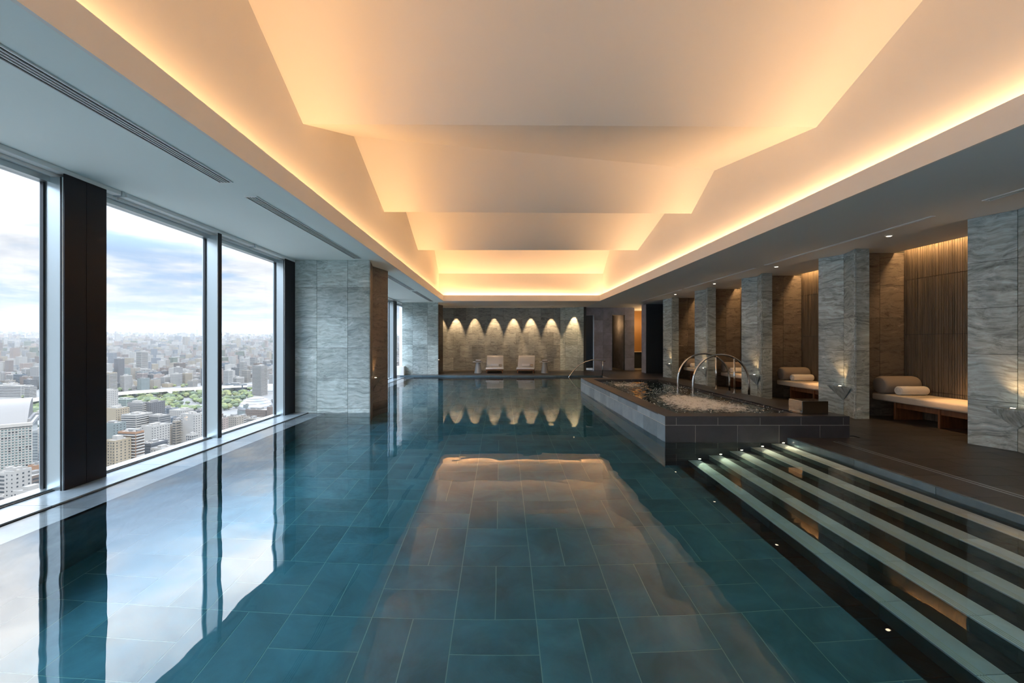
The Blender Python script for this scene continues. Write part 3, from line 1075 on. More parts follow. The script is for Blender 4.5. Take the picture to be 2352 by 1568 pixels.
for i in range(5):
    ya, yb = FE[i] - 0.25, FE[i + 1] - 0.865 + 0.345
    ws = thing('wall_ribbed', (SL, (ya + yb) / 2, DK), 'grey-brown vertically ribbed back wall of the %s alcove' % ['viewer-side', 'nearest', 'second', 'third', 'farthest'][i], 'wall', kind='structure')
    zr = [0.0, 0.56, 1.555, 2.55, 3.26]
    n = 3
    w = (yb - ya) / n
    for k in range(n):
        for z0, z1 in zip(zr[:-1], zr[1:]):
            z0 = max(z0, DK)
            o = bpy.data.objects.new('ribbed_panel', rib_panel(w - 0.004, z1 - z0 - 0.008, k))
            o.location = (SL, ya + w * (k + 0.5), (z0 + z1) / 2)
            link(o, ws)
    area('alcove_lamp', (7.33, (ya + yb) / 2, CZ + 0.19), (0, math.radians(12), 0), 0.08, yb - ya - 0.1, 9, AMBER)
    if i == 0:
        continue
    y0, y1 = FE[i] + 0.02, yb - 0.06      # bed from near to far
    bd = thing('daybed', (7.08, (y0 + y1) / 2, DK), bn[i - 1], 'daybed', 'daybeds in the alcoves')
    mt = rounded_slab('mattress', (6.76, y0, 0.375), (7.395, y1, 0.50), M['mattress'], bd, 0.035)
    # bolster: rounded block, half-cylinder top
    q = MB()
    pr = []
    for k in range(25):
        a = math.pi * 2 * k / 24
        pr.append((0.15 * math.cos(a), 0.155 * math.sin(a)))
    rings = [(6.74, 0.80), (6.755, 0.93), (6.79, 1.0), (7.33, 1.0), (7.375, 0.93), (7.39, 0.80)]
    v = []
    f = []
    for X, s in rings:
        for cy_, cz_ in pr[:-1]:
            v.append((X, y1 - 0.17 + cy_ * s, 0.655 + cz_ * s))
    for r_ in range(len(rings) - 1):
        for k in range(24):
            f.append((r_ * 24 + k, r_ * 24 + (k + 1) % 24, (r_ + 1) * 24 + (k + 1) % 24, (r_ + 1) * 24 + k))
    f.append(tuple(range(24))[::-1])
    f.append(tuple(5 * 24 + k for k in range(24)))
    q.add(v, f).obj('bolster', M['bolster'], bd, smooth=True)
    for yy in (y1 - 0.34, y1 - 1.08, y0 + 0.12):
        BX('leg_panel', (6.88, yy, DK), (7.36, yy + 0.035, 0.375), M['walnut'], bd, bevel=0.004, seg=1)
    BX('apron', (6.90, y0 + 0.1, 0.27), (6.93, y1 - 0.30, 0.372), M['walnut'], bd, bevel=0.003, seg=1)
    BX('apron', (7.30, y0 + 0.1, 0.27), (7.33, y1 - 0.30, 0.372), M['walnut'], bd, bevel=0.003, seg=1)
    # towel roll
    tw = thing('rolled_towel', (7.1, y1 - 0.40, 0.50), tn[i - 1], 'towel', 'rolled towels on the daybeds')
    q = MB()
    v = []
    f = []
    for X, s in ((6.85, 0.88), (6.862, 1.0), (7.0, 1.02), (7.15, 1.0), (7.30, 1.02), (7.318, 0.97), (7.33, 0.86)):
        for k in range(20):
            a = 2 * math.pi * k / 20
            zz_ = 0.578 + 0.076 * s * math.sin(a)
            v.append((X, y1 - 0.42 + 0.082 * s * math.cos(a), max(zz_, 0.503)))
    for r_ in range(6):
        for k in range(20):
            f.append((r_ * 20 + k, r_ * 20 + (k + 1) % 20, (r_ + 1) * 20 + (k + 1) % 20, (r_ + 1) * 20 + k))
    f.append(tuple(range(20))[::-1])
    f.append(tuple(6 * 20 + k for k in range(20)))
    roll = q.add(v, f).obj('roll', M['towel'], tw, smooth=True)
    # spiral end
    q = MB()
    pts = []
    for k in range(40):
        a = k * 0.42
        r_ = 0.062 * (1 - k / 44)
        pts.append((6.846, y1 - 0.42 + r_ * math.cos(a), 0.578 + r_ * math.sin(a)))
    q.tube(pts, 0.0045, 6).obj('spiral_edge', M['towel'], roll, smooth=True)

# downlights over the alcoves
dn = ['recessed downlight above the nearest daybed', 'recessed downlight above the second daybed', 'recessed downlight above the third daybed', 'recessed downlight above the farthest daybed']
for i in range(4):
    yy = 6.44 + 2.64 * i
    d = thing('downlight', (5.97, yy, CZ - 0.01), dn[i], 'downlight', 'alcove downlights')
    rn = MB().lathe([(0.050, -0.002), (0.050, -0.010), (0.038, -0.012), (0.038, -0.002)], (5.97, yy, CZ), 20).obj('ring', M['white_metal'], d, smooth=False)
    MB().lathe([(0.028, -0.014), (0.028, -0.0125)], (5.97, yy, CZ), 16).obj('lens', M['lamp'], rn)
    spot('downlight_lamp', (5.97, yy, CZ - 0.03), (7.15, yy - 0.15, 0.5), 150, WARM, 27, 0.9, 0.03)

# wall washers over the far wall
wx = [-2.93, -2.18, -1.28, -0.35, 0.58, 1.41, 2.39, 3.37]
for k, X in enumerate(wx):
    yy = 19.78 if k < 7 else 19.52
    lab = '%s ceiling spotlight from the left, washing the far wall' % ['first', 'second', 'third', 'fourth', 'fifth', 'sixth', 'seventh', 'eighth'][k]
    d = thing('spotlight', (X, yy, CZ - 0.02), lab, 'spotlight', 'wall-washing spotlights')
    rn = MB().lathe([(0.045, -0.002), (0.045, -0.016), (0.034, -0.018)], (X, yy, CZ - 0.010), 16).obj('ring', M['white_metal'], d)
    MB().lathe([(0.026, -0.021), (0.026, -0.0185)], (X, yy, CZ - 0.010), 14).obj('lens', M['lamp_soft'], rn)
    spot('washer_lamp', (X, yy, CZ - 0.04), (X, yy + 0.235, CZ - 1.0), 85 * (0.85 + 0.3 * ((k * 37) % 10) / 10), WASH, 42, 0.6, 0.015)

# ================================================================== VENTS


def vent(x0, x1, y0, y1, nsl, label, m=None):
    t = thing('linear_vent', ((x0 + x1) / 2, (y0 + y1) / 2, CZ - 0.012), label, 'vent', 'linear ceiling vents')
    BX('plenum', (x0 + 0.004, y0 + 0.004, CZ - 0.004), (x1 - 0.004, y1 - 0.004, CZ - 0.001), M['vent_dark'], t)
    fr = 0.012
    mm = m or M['white_metal']
    BX('frame_rail', (x0, y0, CZ - 0.012), (x0 + fr, y1, CZ - 0.001), mm, t)
    BX('frame_rail', (x1 - fr, y0, CZ - 0.012), (x1, y1, CZ - 0.001), mm, t)
    BX('frame_end', (x0 + fr, y0, CZ - 0.012), (x1 - fr, y0 + fr, CZ - 0.001), mm, t)
    BX('frame_end', (x0 + fr, y1 - fr, CZ - 0.012), (x1 - fr, y1, CZ - 0.001), mm, t)
    w = (x1 - x0 - 2 * fr) / (nsl + 1)
    for k in range(nsl):
        xx = x0 + fr + w * (k + 1)
        BX('slat', (xx - 0.005, y0 + fr, CZ - 0.012), (xx + 0.005, y1 - fr, CZ - 0.003), mm, t)


vent(-2.895, -2.755, -3.0, 4.29, 3, 'nearest long slotted vent in the pale left soffit')
vent(-2.895, -2.755, 4.70, 8.2, 3, 'second slotted vent in the left soffit, ending at the near column')
vent(-2.895, -2.755, 9.9, 13.2, 3, 'third slotted vent in the left soffit, past the near column')
vent(-2.895, -2.755, 13.5, 16.9, 3, 'farthest slotted vent in the left soffit')
vent(5.56, 5.66, 0.5, 4.84, 1, 'nearest slotted vent in the grey right soffit')
vent(5.59, 5.65, 5.44, 8.9, 1, 'second slotted vent in the grey right soffit')
vent(5.59, 5.65, 9.25, 12.8, 1, 'third slotted vent in the grey right soffit')
vent(5.59, 5.65, 13.1, 16.7, 1, 'farthest slotted vent in the grey right soffit')

# ================================================================== POOL STEPS
st = thing('pool_steps', (3.3, 2, BOT), 'five submerged pale slate steps rising to the right deck', 'steps')
TX = [2.645 + 0.295 * k for k in range(6)]
TX[5] = 4.10
TZ = [-0.94 + 0.21 * k for k in range(5)]
for k in range(5):
    zb = BOT - 0.02 if k == 0 else TZ[k - 1]
    core = MB().box((TX[k] + 0.02, NEAR, BOT - 0.03), (TX[k + 1] + 0.02 if k < 4 else 4.2, 5.93, TZ[k] - 0.02))
    core.obj('step_core', M['grout'], st)
    y = 5.93 - 0.6 * 20 + (0.3 if k % 2 else 0)
    while y < 5.92:
        ya, yb = max(y, NEAR), min(y + 0.6, 5.93)
        if yb > NEAR + 0.05:
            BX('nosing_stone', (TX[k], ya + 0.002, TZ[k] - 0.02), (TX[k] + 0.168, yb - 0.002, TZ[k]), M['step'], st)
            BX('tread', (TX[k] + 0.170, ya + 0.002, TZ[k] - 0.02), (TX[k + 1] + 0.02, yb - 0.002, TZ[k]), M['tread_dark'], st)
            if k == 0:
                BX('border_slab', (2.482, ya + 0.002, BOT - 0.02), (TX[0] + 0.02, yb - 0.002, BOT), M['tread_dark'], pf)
            BX('riser', (TX[k] + 0.004, ya + 0.002, zb - 0.0), (TX[k] + 0.024, yb - 0.002, TZ[k] - 0.022), M['riser'], st)
        y += 0.6
    for j in range(3):
        xx = TX[k] + 0.018 + j * 0.016
        BX('nosing_groove', (xx - 0.003, NEAR, TZ[k] - 0.001), (xx + 0.003, 5.925, TZ[k] + 0.0015), M['groove'], st)
for k in range(5):
    X, z = 2.80 + 0.295 * k, [-0.86, -0.65, -0.44, -0.23, -0.02][k]
    d = thing('step_light', (X, 5.91, z - 0.02), 'small round underwater light beside the %s pool step' % ['lowest', 'second', 'third', 'fourth', 'top'][k], 'light', 'underwater step lights')
    q = MB()
    seg = 14
    ring = [(X + 0.026 * math.cos(2 * math.pi * j / seg), z + 0.026 * math.sin(2 * math.pi * j / seg)) for j in range(seg)]
    q.add([(x, 5.912, zq) for x, zq in ring] + [(x, 5.90, zq) for x, zq in ring], [tuple(range(seg, 2 * seg))] + [(j, (j + 1) % seg, seg + (j + 1) % seg, seg + j) for j in range(seg)])
    bz = q.obj('bezel', M['steel'], d)
    q = MB()
    ring = [(X + 0.017 * math.cos(2 * math.pi * j / seg), z + 0.017 * math.sin(2 * math.pi * j / seg)) for j in range(seg)]
    q.add([(x, 5.899, zq) for x, zq in ring] + [(x, 5.896, zq) for x, zq in ring], [tuple(range(seg, 2 * seg))] + [(j, (j + 1) % seg, seg + (j + 1) % seg, seg + j) for j in range(seg)])
    q.obj('lens', M['lamp'], bz)
    spot('step_lamp', (X, 5.885, z), (X, 5.0, z - 0.13), 5, (1.0, 0.82, 0.5), 75, 0.8, 0.015)

# ================================================================== WHIRLPOOL
JX0, JX1, JY0, JY1, JZ = 2.32, 4.94, 5.93, 12.24, 0.366
IX0, IX1, IY0, IY1 = 2.59, 4.43, 6.2, 11.8
jc = thing('whirlpool_tub', (3.6, 9, BOT), 'raised dark slate whirlpool tub standing in the pool', 'whirlpool')
b = MB()
b.box((JX0 + 0.003, JY0 + 0.003, BOT - 0.02), (IX0, JY1 - 0.003, JZ - 0.01))
b.box((IX1, JY0 + 0.003, BOT - 0.02), (JX1 - 0.003, JY1 - 0.003, JZ - 0.01))
b.box((IX0, JY0 + 0.003, BOT - 0.02), (IX1, IY0 - 0.001, JZ - 0.01))
b.box((IX0, IY1, BOT - 0.02), (IX1, JY1 - 0.02, JZ - 0.02))
b.box((IX0, IY0, BOT), (IX1, IY1, -0.45))
b.obj('tub_shell', M['grout_pale'], jc)
zrow = [BOT, -0.962, -0.662, -0.362, -0.062, 0.238, JZ]
c1 = [0.43, 1.03, 1.62, 2.20]
c2 = [0.16, 0.75, 1.35, 1.93, 2.53]
clad(jc, (JX0, JY0), (JX1, JY0), zrow, M['jac'], bond=[c1, c2] if len(zrow) % 2 else [c1, c2], proud=0.0, name='slate_tile', gap=0.006)
cl1 = [0.6 * k for k in range(1, 11)]
cl2 = [0.3 + 0.6 * k for k in range(0, 11)]
clad(jc, (JX0, JY1), (JX0, JY0), zrow[3:], M['jac_sky_lit'], bond=[cl2, cl1], proud=0.0, name='slate_tile')
clad(jc, (JX1, JY0), (JX1, JY1), [DK, 0.238, JZ], M['jac'], bond=[cl1, cl2], proud=0.0, name='slate_tile')
clad(jc, (JX1, JY1), (JX0, JY1), [-0.06, 0.238, JZ], M['jac'], bond=[c1, c2], proud=0.0, name='slate_tile')


def cope(x0, y0, x1, y1, n, along):
    for k in range(n):
        if along == 'x':
            a, c = x0 + (x1 - x0) * k / n, x0 + (x1 - x0) * (k + 1) / n
            BX('coping_tile', (a + 0.002, y0, JZ - 0.02), (c - 0.002, y1, JZ + 0.0), M['jac'], jc)
        else:
            a, c = y0 + (y1 - y0) * k / n, y0 + (y1 - y0) * (k + 1) / n
            BX('coping_tile', (x0, a + 0.002, JZ - 0.02), (x1, c - 0.002, JZ + 0.0), M['jac'], jc)


cope(JX0 - 0.001, JY0 - 0.001, JX1 + 0.001, IY0, 5, 'x')
cope(JX0, IY1, JX1, JY1, 5, 'x')
cope(JX0 - 0.001, IY0 + 0.002, IX0, IY1 - 0.002, 9, 'y')
cope(IX1, IY0 + 0.002, JX1 + 0.001, IY1 - 0.002, 9, 'y')
clad(jc, (IX1, IY1), (IX0, IY1), [-0.4, -0.02, 0.345], M['jac'], cuts=[0.6, 1.2], proud=-0.005, name='inner_tile') if False else None
for a, c in (((IX0, IY1 - 0.012), (IX1, IY1)),):
    BX('inner_lining', (IX0, IY1 - 0.012, -0.45), (IX1, IY1, JZ - 0.02), M['jac'], jc)
BX('inner_lining', (IX0, IY0, -0.45), (IX0 + 0.012, IY1 - 0.013, JZ - 0.02), M['jac'], jc)
BX('inner_lining', (IX1 - 0.012, IY0, -0.45), (IX1, IY1 - 0.013, JZ - 0.02), M['jac'], jc)
# whirlpool water
nx, ny = 92, 250
v = []
x0, x1, y0, y1 = IX0 + 0.013, IX1 - 0.013, IY0 + 0.001, IY1 - 0.013
jets = [(3.2, 10.6, 0.62, 0.75), (4.0, 9.6, 0.35, 0.4), (3.55, 8.0, 0.62, 1.0), (3.2, 7.0, 0.55, 0.75), (3.95, 6.9, 0.5, 0.6), (3.5, 9.0, 0.28, 0.3)]


def jetw(x, y):
    s = 0.0
    for jx, jy, r, a in jets:
        s += a * math.exp(-(((x - jx) / r) ** 2 + ((y - jy) / (r * 1.25)) ** 2))
    return min(1.0, s)


foam = []
for j in range(ny + 1):
    for i in range(nx + 1):
        X = x0 + (x1 - x0) * i / nx
        Y = y0 + (y1 - y0) * j / ny
        w = jetw(X, Y)
        h = noise.noise(Vector((X * 5, Y * 5, 1.3))) * 0.010 + noise.noise(Vector((X * 13, Y * 13, 4.1))) * (0.004 + 0.018 * w) + noise.noise(Vector((X * 30, Y * 30, 7.7))) * 0.016 * w
        v.append((X, Y, 0.318 + h + 0.022 * w))
        foam.append(w)
f = [(j * (nx + 1) + i, j * (nx + 1) + i + 1, (j + 1) * (nx + 1) + i + 1, (j + 1) * (nx + 1) + i) for j in range(ny) for i in range(nx)]
m, t, out = mat('whirlpool_water')
at = NN(t, 'ShaderNodeAttribute', attribute_name='foam')
co = NN(t, 'ShaderNodeTexCoord')
nf = NN(t, 'ShaderNodeTexNoise', i_Scale=14.0, i_Detail=9.0, i_Roughness=0.75)
LK(t, co.outputs['Object'], nf.inputs['Vector'])
fm = MA(t, 'ADD', MA(t, 'MULTIPLY', at.outputs['Fac'], 0.52), MA(t, 'SUBTRACT', nf.outputs[0], 0.76))
fm = MA(t, 'MULTIPLY', fm, 4.2, clamp=True)
wb_ = NN(t, 'ShaderNodeBsdfPrincipled')
wb_.inputs['Base Color'].default_value = (0.022, 0.045, 0.048, 1)
wb_.inputs['Roughness'].default_value = 0.05
fb = NN(t, 'ShaderNodeBsdfPrincipled')
fb.inputs['Base Color'].default_value = (0.80, 0.83, 0.84, 1)
fb.inputs['Roughness'].default_value = 0.5
mx = NN(t, 'ShaderNodeMixShader')
LK(t, fm, mx.inputs[0])
LK(t, wb_.outputs[0], mx.inputs[1])
LK(t, fb.outputs[0], mx.inputs[2])
LK(t, mx.outputs[0], out.inputs[0])
q = MB()
q.v, q.f = v, f
jw = q.obj('whirlpool_water', m, smooth=True)
ca = jw.data.attributes.new('foam', 'FLOAT', 'POINT')
ca.data.foreach_set('value', foam)
tag(jw, 'foaming white bubbling water inside the dark whirlpool tub', 'water', kind='stuff')
rg = random.Random(11)
q = MB()
for k in range(420):
    jx, jy, r, a = rg.choice(jets)
    X = min(max(rg.gauss(jx, r * 0.8), x0 + 0.03), x1 - 0.03)
    Y = min(max(rg.gauss(jy, r), y0 + 0.03), y1 - 0.03)
    s = rg.uniform(0.004, 0.011)
    Z = 0.335 + 0.022 * jetw(X, Y) + abs(rg.gauss(0, 0.018))
    vv = [(s, 0, 0), (-s, 0, 0), (0, s, 0), (0, -s, 0), (0, 0, s), (0, 0, -s)]
    q.add([(X + a_[0], Y + a_[1], Z + a_[2]) for a_ in vv], [(0, 2, 4), (2, 1, 4), (1, 3, 4), (3, 0, 4), (2, 0, 5), (1, 2, 5), (3, 1, 5), (0, 3, 5)])
sp = q.obj('splash_drops', M['white_metal'], smooth=True)
tag(sp, 'white splash drops leaping above the whirlpool foam', 'splash', kind='stuff')

# steel arches
for y, lb in ((9.31, 'farther polished steel arch handrail over the whirlpool edge'), (8.58, 'nearer polished steel arch handrail over the whirlpool edge')):
    h = thing('arch_handrail', (4.78, y, DK), lb, 'handrail', 'steel arch handrails of the whirlpool')
    pts = [(3.93, y, 0.05), (3.93, y, 0.30), (3.93, y, 0.585)]
    cxm, cz, r = 4.505, 0.585, 0.575
    for k in range(1, 25):
        a = math.pi - math.pi * k / 24
        pts.append((cxm + r * math.cos(a), y, cz + r * math.sin(a)))
    pts.append((5.08, y, DK))
    MB().tube(pts, 0.021, 12).obj('arch', M['steel'], h, smooth=True)
    zt = cz + math.sqrt(r * r - (4.78 - cxm) ** 2)
    po = MB().tube([(4.78, y, JZ), (4.78, y, zt)], 0.018, 12).obj('post', M['steel'], h, smooth=True)
    MB().lathe([(0.045, 0), (0.045, 0.006), (0.022, 0.010)], (4.78, y, JZ), 16).obj('flange', M['steel'], po, smooth=False)
    MB().lathe([(0.045, 0), (0.045, 0.006), (0.022, 0.010)], (5.08, y, DK), 16).obj('flange', M['steel'], h, smooth=False)

# far handrail into the pool
h = thing('grab_rail', (4.1, 16.95, DK), 'slim curved steel grab rail dipping into the far end of the pool', 'handrail')
P = [(1305, 868), (1309, 862), (1318, 850), (1331, 838), (1345, 830.5), (1358, 827), (1370, 826), (1381, 827.5), (1390, 829.5)]
pts = []
for k, (px, py) in enumerate(P):
    d = 16.82
    pts.append(((px - VX) * d / F, d, EYE - (py - VY) * d / F))
pts = [(pts[0][0] + 0.02, 16.82, -0.25)] + pts
MB().tube(pts, 0.020, 10).obj('rail', M['steel'], h, smooth=True)
MB().tube([((1385 - VX) * 16.82 / F, 16.95, DK), ((1385 - VX) * 16.82 / F, 16.82, pts[-2][2])], 0.018, 10).obj('post', M['steel'], h, smooth=True)

# steel spout box
sb = thing('water_spout', (4.55, 6.2, JZ), 'mirror-polished steel spout box on the whirlpool corner', 'spout')
BX('box', (4.36, 6.06, JZ + 0.002), (4.74, 6.35, JZ + 0.195), M['mirror'], sb, bevel=0.004, seg=1)
BX('lip', (4.352, 6.09, JZ + 0.03), (4.36, 6.32, JZ + 0.045), M['steel'], sb)

# ================================================================== FAR DECK FURNITURE


def lounger(X, rz, label):
    base = Vector((X, 18.1, DK))
    t = thing('sun_lounger', tuple(base), label, 'sun lounger', 'white loungers at the far end')
    q = []

    def part(mb, name, m, bevel=0, seg=2, smooth=False, under=None):
        R = Matrix.Translation(base) @ Matrix.Rotation(rz, 4, 'Z')
        mb.v = [tuple(R @ Vector(p)) for p in mb.v]
        return mb.obj(name, m, under or t, bevel=bevel, seg=seg, smooth=smooth)

    fr_ = part(MB().box((-0.37, 0.02, 0.13), (0.37, 1.75, 0.17)), 'frame', M['walnut'])
    for sx in (-0.34, 0.34):
        for yy in (0.08, 1.6):
            part(MB().box((sx - 0.02, yy - 0.02, 0), (sx + 0.02, yy + 0.02, 0.13)), 'leg', M['walnut'], under=fr_)
    part(MB().box((-0.39, 0.0, 0.17), (0.39, 1.02, 0.245)), 'seat_cushion', M['towel'], 0.025, 3)
    # reclined back
    c, s = math.cos(math.radians(38)), math.sin(math.radians(38))
    mb = MB().box((-0.39, 0, 0), (0.39, 0.80, 0.08))
    mb.v = [(x, 0.98 + y * c - z * s, 0.175 + y * s + z * c) for x, y, z in mb.v]
    part(mb, 'back_cushion', M['towel'], 0.025, 3)
    mb = MB().box((-0.36, 0.05, -0.035), (0.36, 0.74, 0.0))
    mb.v = [(x, 0.98 + y * c - z * s, 0.175 + y * s + z * c) for x, y, z in mb.v]
    part(mb, 'back_frame', M['walnut'])
    return t, base, rz, part


for X, rz, lb, sd_ in ((-0.30, 0.0, 'left white sun lounger against the far stone wall', 'left'), (1.03, -0.10, 'right white sun lounger, turned slightly, against the far stone wall', 'right')):
    t, base, rz_, part = lounger(X, rz, lb)
    R = Matrix.Translation(base) @ Matrix.Rotation(rz, 4, 'Z')
    w = thing('folded_towel', tuple(R @ Vector((-0.03, 0.85, 0.245))), 'folded white towel on the %s sun lounger' % sd_, 'towel', 'towels on the loungers')
    mb = MB().box((-0.20, 0.78, 0.247), (0.17, 0.96, 0.39))
    mb.v = [tuple(R @ Vector(p)) for p in mb.v]
    mb.obj('towel', M['towel'], w, bevel=0.03, seg=3)
    w = thing('canvas_pouch', tuple(R @ Vector((0.26, 0.85, 0.245))), 'small tan canvas pouch on the %s sun lounger' % sd_, 'pouch', 'pouches on the loungers')
    mb = MB().box((0.19, 0.78, 0.247), (0.31, 0.93, 0.35))
    mb.v = [tuple(R @ Vector(p)) for p in mb.v]
    mb.obj('pouch', M['tan'], w, bevel=0.02, seg=2)
for X, sd_ in ((-1.02, 'left'), (1.89, 'right')):
    y = 18.25
    t = thing('side_table', (X, y, DK), 'grey cone-based side table %s of the loungers' % sd_, 'side table', 'side tables by the loungers')
    MB().lathe([(0.165, 0), (0.165, 0.01), (0.10, 0.48)], (X, y, DK), 28).obj('base', M['table'], t, smooth=False)
    MB().lathe([(0.235, 0.48), (0.24, 0.485), (0.24, 0.50), (0.235, 0.505)], (X, y, DK), 32).obj('top', M['table_top'], t)
    tr = thing('tray', (X, y, DK + 0.505), 'dark square tray on the %s side table' % sd_, 'tray', 'trays on the side tables')
    BX('tray', (X - 0.12, y - 0.09, DK + 0.506), (X + 0.12, y + 0.09, DK + 0.535), M['tray'], tr, bevel=0.004, seg=1)
    tr = thing('face_towel', (X, y, DK + 0.535), 'small folded white towel on the %s side table tray' % sd_, 'towel', 'towels on the side tables')
    BX('towel', (X - 0.11, y - 0.08, DK + 0.536), (X + 0.11, y + 0.08, DK + 0.585), M['towel'], tr, bevel=0.015, seg=2)

#CITY#
# ================================================================== CITY OUTSIDE THE WINDOWS


def terr(r):
    return -150.0 + (0.0328 * (r - 700) if r > 700 else 0.0)


def ground_px(X, d):
    r = math.hypot(X, d)
    return VX + F * X / d, VY + F * (EYE - terr(r)) / d


def solve(px, ytop, h):
    k = (px - VX) / F
    d = 250.0
    while d < 9500:
        z = terr(d * math.hypot(1, k)) + h
        if VY + F * (EYE - z) / d <= ytop:
            break
        d += 2.0
    return k * d, d


def city_mat(name, col, rough=0.8):
    return pbr(name, col, rough, var=0.07, bscale=0.12)


CM = {'white': city_mat('white_render', (0.104, 0.104, 0.102)), 'cream': city_mat('cream_tile', (0.089, 0.075, 0.052)),
      'orange': city_mat('orange_brick', (0.081, 0.042, 0.02)), 'grey': city_mat('grey_concrete', (0.058, 0.059, 0.06)),
      'dark': city_mat('dark_grey_tile', (0.023, 0.024, 0.027)), 'teal': city_mat('teal_grey_panel', (0.043, 0.056, 0.059)),
      'beige': city_mat('beige_render', (0.075, 0.068, 0.058)), 'brown': city_mat('brown_tile', (0.037, 0.026, 0.02)),
      'blue': city_mat('blue_grey_glass', (0.036, 0.046, 0.058), 0.3), 'pink': city_mat('pale_pink_tile', (0.083, 0.066, 0.06)),
      'navy': city_mat('navy_panel', (0.013, 0.016, 0.022)), 'green': city_mat('pale_green_panel', (0.06, 0.081, 0.072))}
CW = pbr('dark_window_glass', (0.017, 0.021, 0.025), 0.15)
CWL = pbr('pale_curtain_wall_glass', (0.067, 0.095, 0.101), 0.12)
CR = pbr('grey_flat_roof', (0.087, 0.087, 0.086), 0.9, var=0.15, bscale=0.2)
CB = pbr('pale_balcony_slab', (0.131, 0.129, 0.124), 0.8)


def building(X, d, a, b, h, rot, col, style, label, group, rooftop=True, z0=None):
    """a: size along the left face, b: along the right face; rot: azimuth of the right face's normal"""
    r = math.hypot(X, d)
    zb = terr(r) if z0 is None else z0
    th = math.radians(rot)
    ex, ey = Vector((math.cos(th), math.sin(th), 0)), Vector((-math.sin(th), math.cos(th), 0))
    t = thing('city_building', (X, d, zb), label, 'building', group)
    O = Vector((X, d, zb))

    def emit(mb, name, m, stuff=False, under=None):
        mb.v = [tuple(O + ex * p[0] + ey * p[1] + Vector((0, 0, p[2]))) for p in mb.v]
        o = mb.obj(name, m, under or t)
        if stuff:
            o['kind'] = 'stuff'
        return o

    A, B = a / 2, b / 2
    emit(MB().box((-A, -B, -25), (A, B, h)), 'body', CM[col])
    if rooftop:
        pr = MB()
        pr.box((-A, -B, h), (-A + 0.5, B, h + 0.9)).box((A - 0.5, -B, h), (A, B, h + 0.9))
        pr.box((-A + 0.5, -B, h), (A - 0.5, -B + 0.5, h + 0.9)).box((-A + 0.5, B - 0.5, h), (A - 0.5, B, h + 0.9))
        emit(pr, 'parapet', CM[col])
        rf_ = emit(MB().box((-A + 0.5, -B + 0.5, h), (A - 0.5, B - 0.5, h + 0.15)), 'roof', CR)
        rr = random.Random(int(X * 7 + d))
        pa, pb = A * rr.uniform(0.25, 0.5), B * rr.uniform(0.3, 0.5)
        cx_, cy_ = rr.uniform(-0.3, 0.3) * A, rr.uniform(-0.3, 0.3) * B
        emit(MB().box((cx_ - pa, cy_ - pb, h), (cx_ + pa, cy_ + pb, h + rr.uniform(2.5, 4.5))), 'roof_house', CM['white' if col in ('white', 'cream', 'grey') else 'grey'], under=rf_)
        un = MB()
        for k in range(3):
            ux, uy = rr.uniform(-0.7, 0.7) * A, rr.uniform(-0.7, 0.7) * B
            un.box((ux - 1.2, uy - 0.8, h), (ux + 1.2, uy + 0.8, h + 1.8))
        emit(un, 'roof_units', CB, True, under=rf_)
    fl = max(2, int(h / 3.3))
    q, bal = MB(), MB()
    if style == 'blank':
        return t
    for s in range(fl):
        z = 1.2 + s * (h - 1.0) / fl
        if style == 'strip':
            q.box((-A + 0.6, -B - 0.12, z), (A - 0.6, -B, z + 1.5)).box((A, -B + 0.6, z), (A + 0.12, B - 0.6, z + 1.5))
        elif style == 'balcony':
            q.box((-A + 0.5, -B - 0.12, z), (A - 0.5, -B, z + 1.7)).box((A, -B + 0.5, z), (A + 0.12, B - 0.5, z + 1.7))
            bal.box((A, -B + 0.3, z - 0.5), (A + 1.3, B - 0.3, z + 0.7)).box((-A + 0.3, -B - 1.0, z - 0.5), (A - 0.3, -B, z + 0.5))
        elif style in ('dots', 'side'):
            n = max(2, int(2 * B / 3.6))
            for k in range(n):
                yy = -B + (k + 0.5) * 2 * B / n
                q.box((A, yy - 0.6, z + 0.2), (A + 0.1, yy + 0.6, z + 1.5))
            n = max(2, int(2 * A / 3.6))
            if style == 'dots':
                for k in range(n):
                    xx = -A + (k + 0.5) * 2 * A / n
                    q.box((xx - 0.6, -B - 0.1, z + 0.2), (xx + 0.6, -B, z + 1.5))
            else:
                for k in (0, n - 1):
                    xx = -A + (k + 0.5) * 2 * A / n
                    q.box((xx - 0.5, -B - 0.1, z + 0.2), (xx + 0.5, -B, z + 1.3))
        elif style == 'grid':
            n = max(2, int(2 * B / 3.0))
            for k in range(n):
                yy = -B + (k + 0.5) * 2 * B / n
                q.box((A, yy - 1.05, z - 0.2), (A + 0.1, yy + 1.05, z + 1.7))
            n = max(2, int(2 * A / 3.0))
            for k in range(n):
                xx = -A + (k + 0.5) * 2 * A / n
                q.box((xx - 1.05, -B - 0.1, z - 0.2), (xx + 1.05, -B, z + 1.7))
    emit(q, 'windows', CW, True)
    if bal.v:
        emit(bal, 'balconies', CB, True)
    return t


occupied = []


def hero(px, ytop, a, b, h, rot, col, style, label, **kw):
    X, d = solve(px, ytop, h)
    occupied.append((X, d, max(a, b) * 0.62))
    return building(X, d, a, b, h, rot, col, style, label, 'landmark buildings outside the windows', **kw)


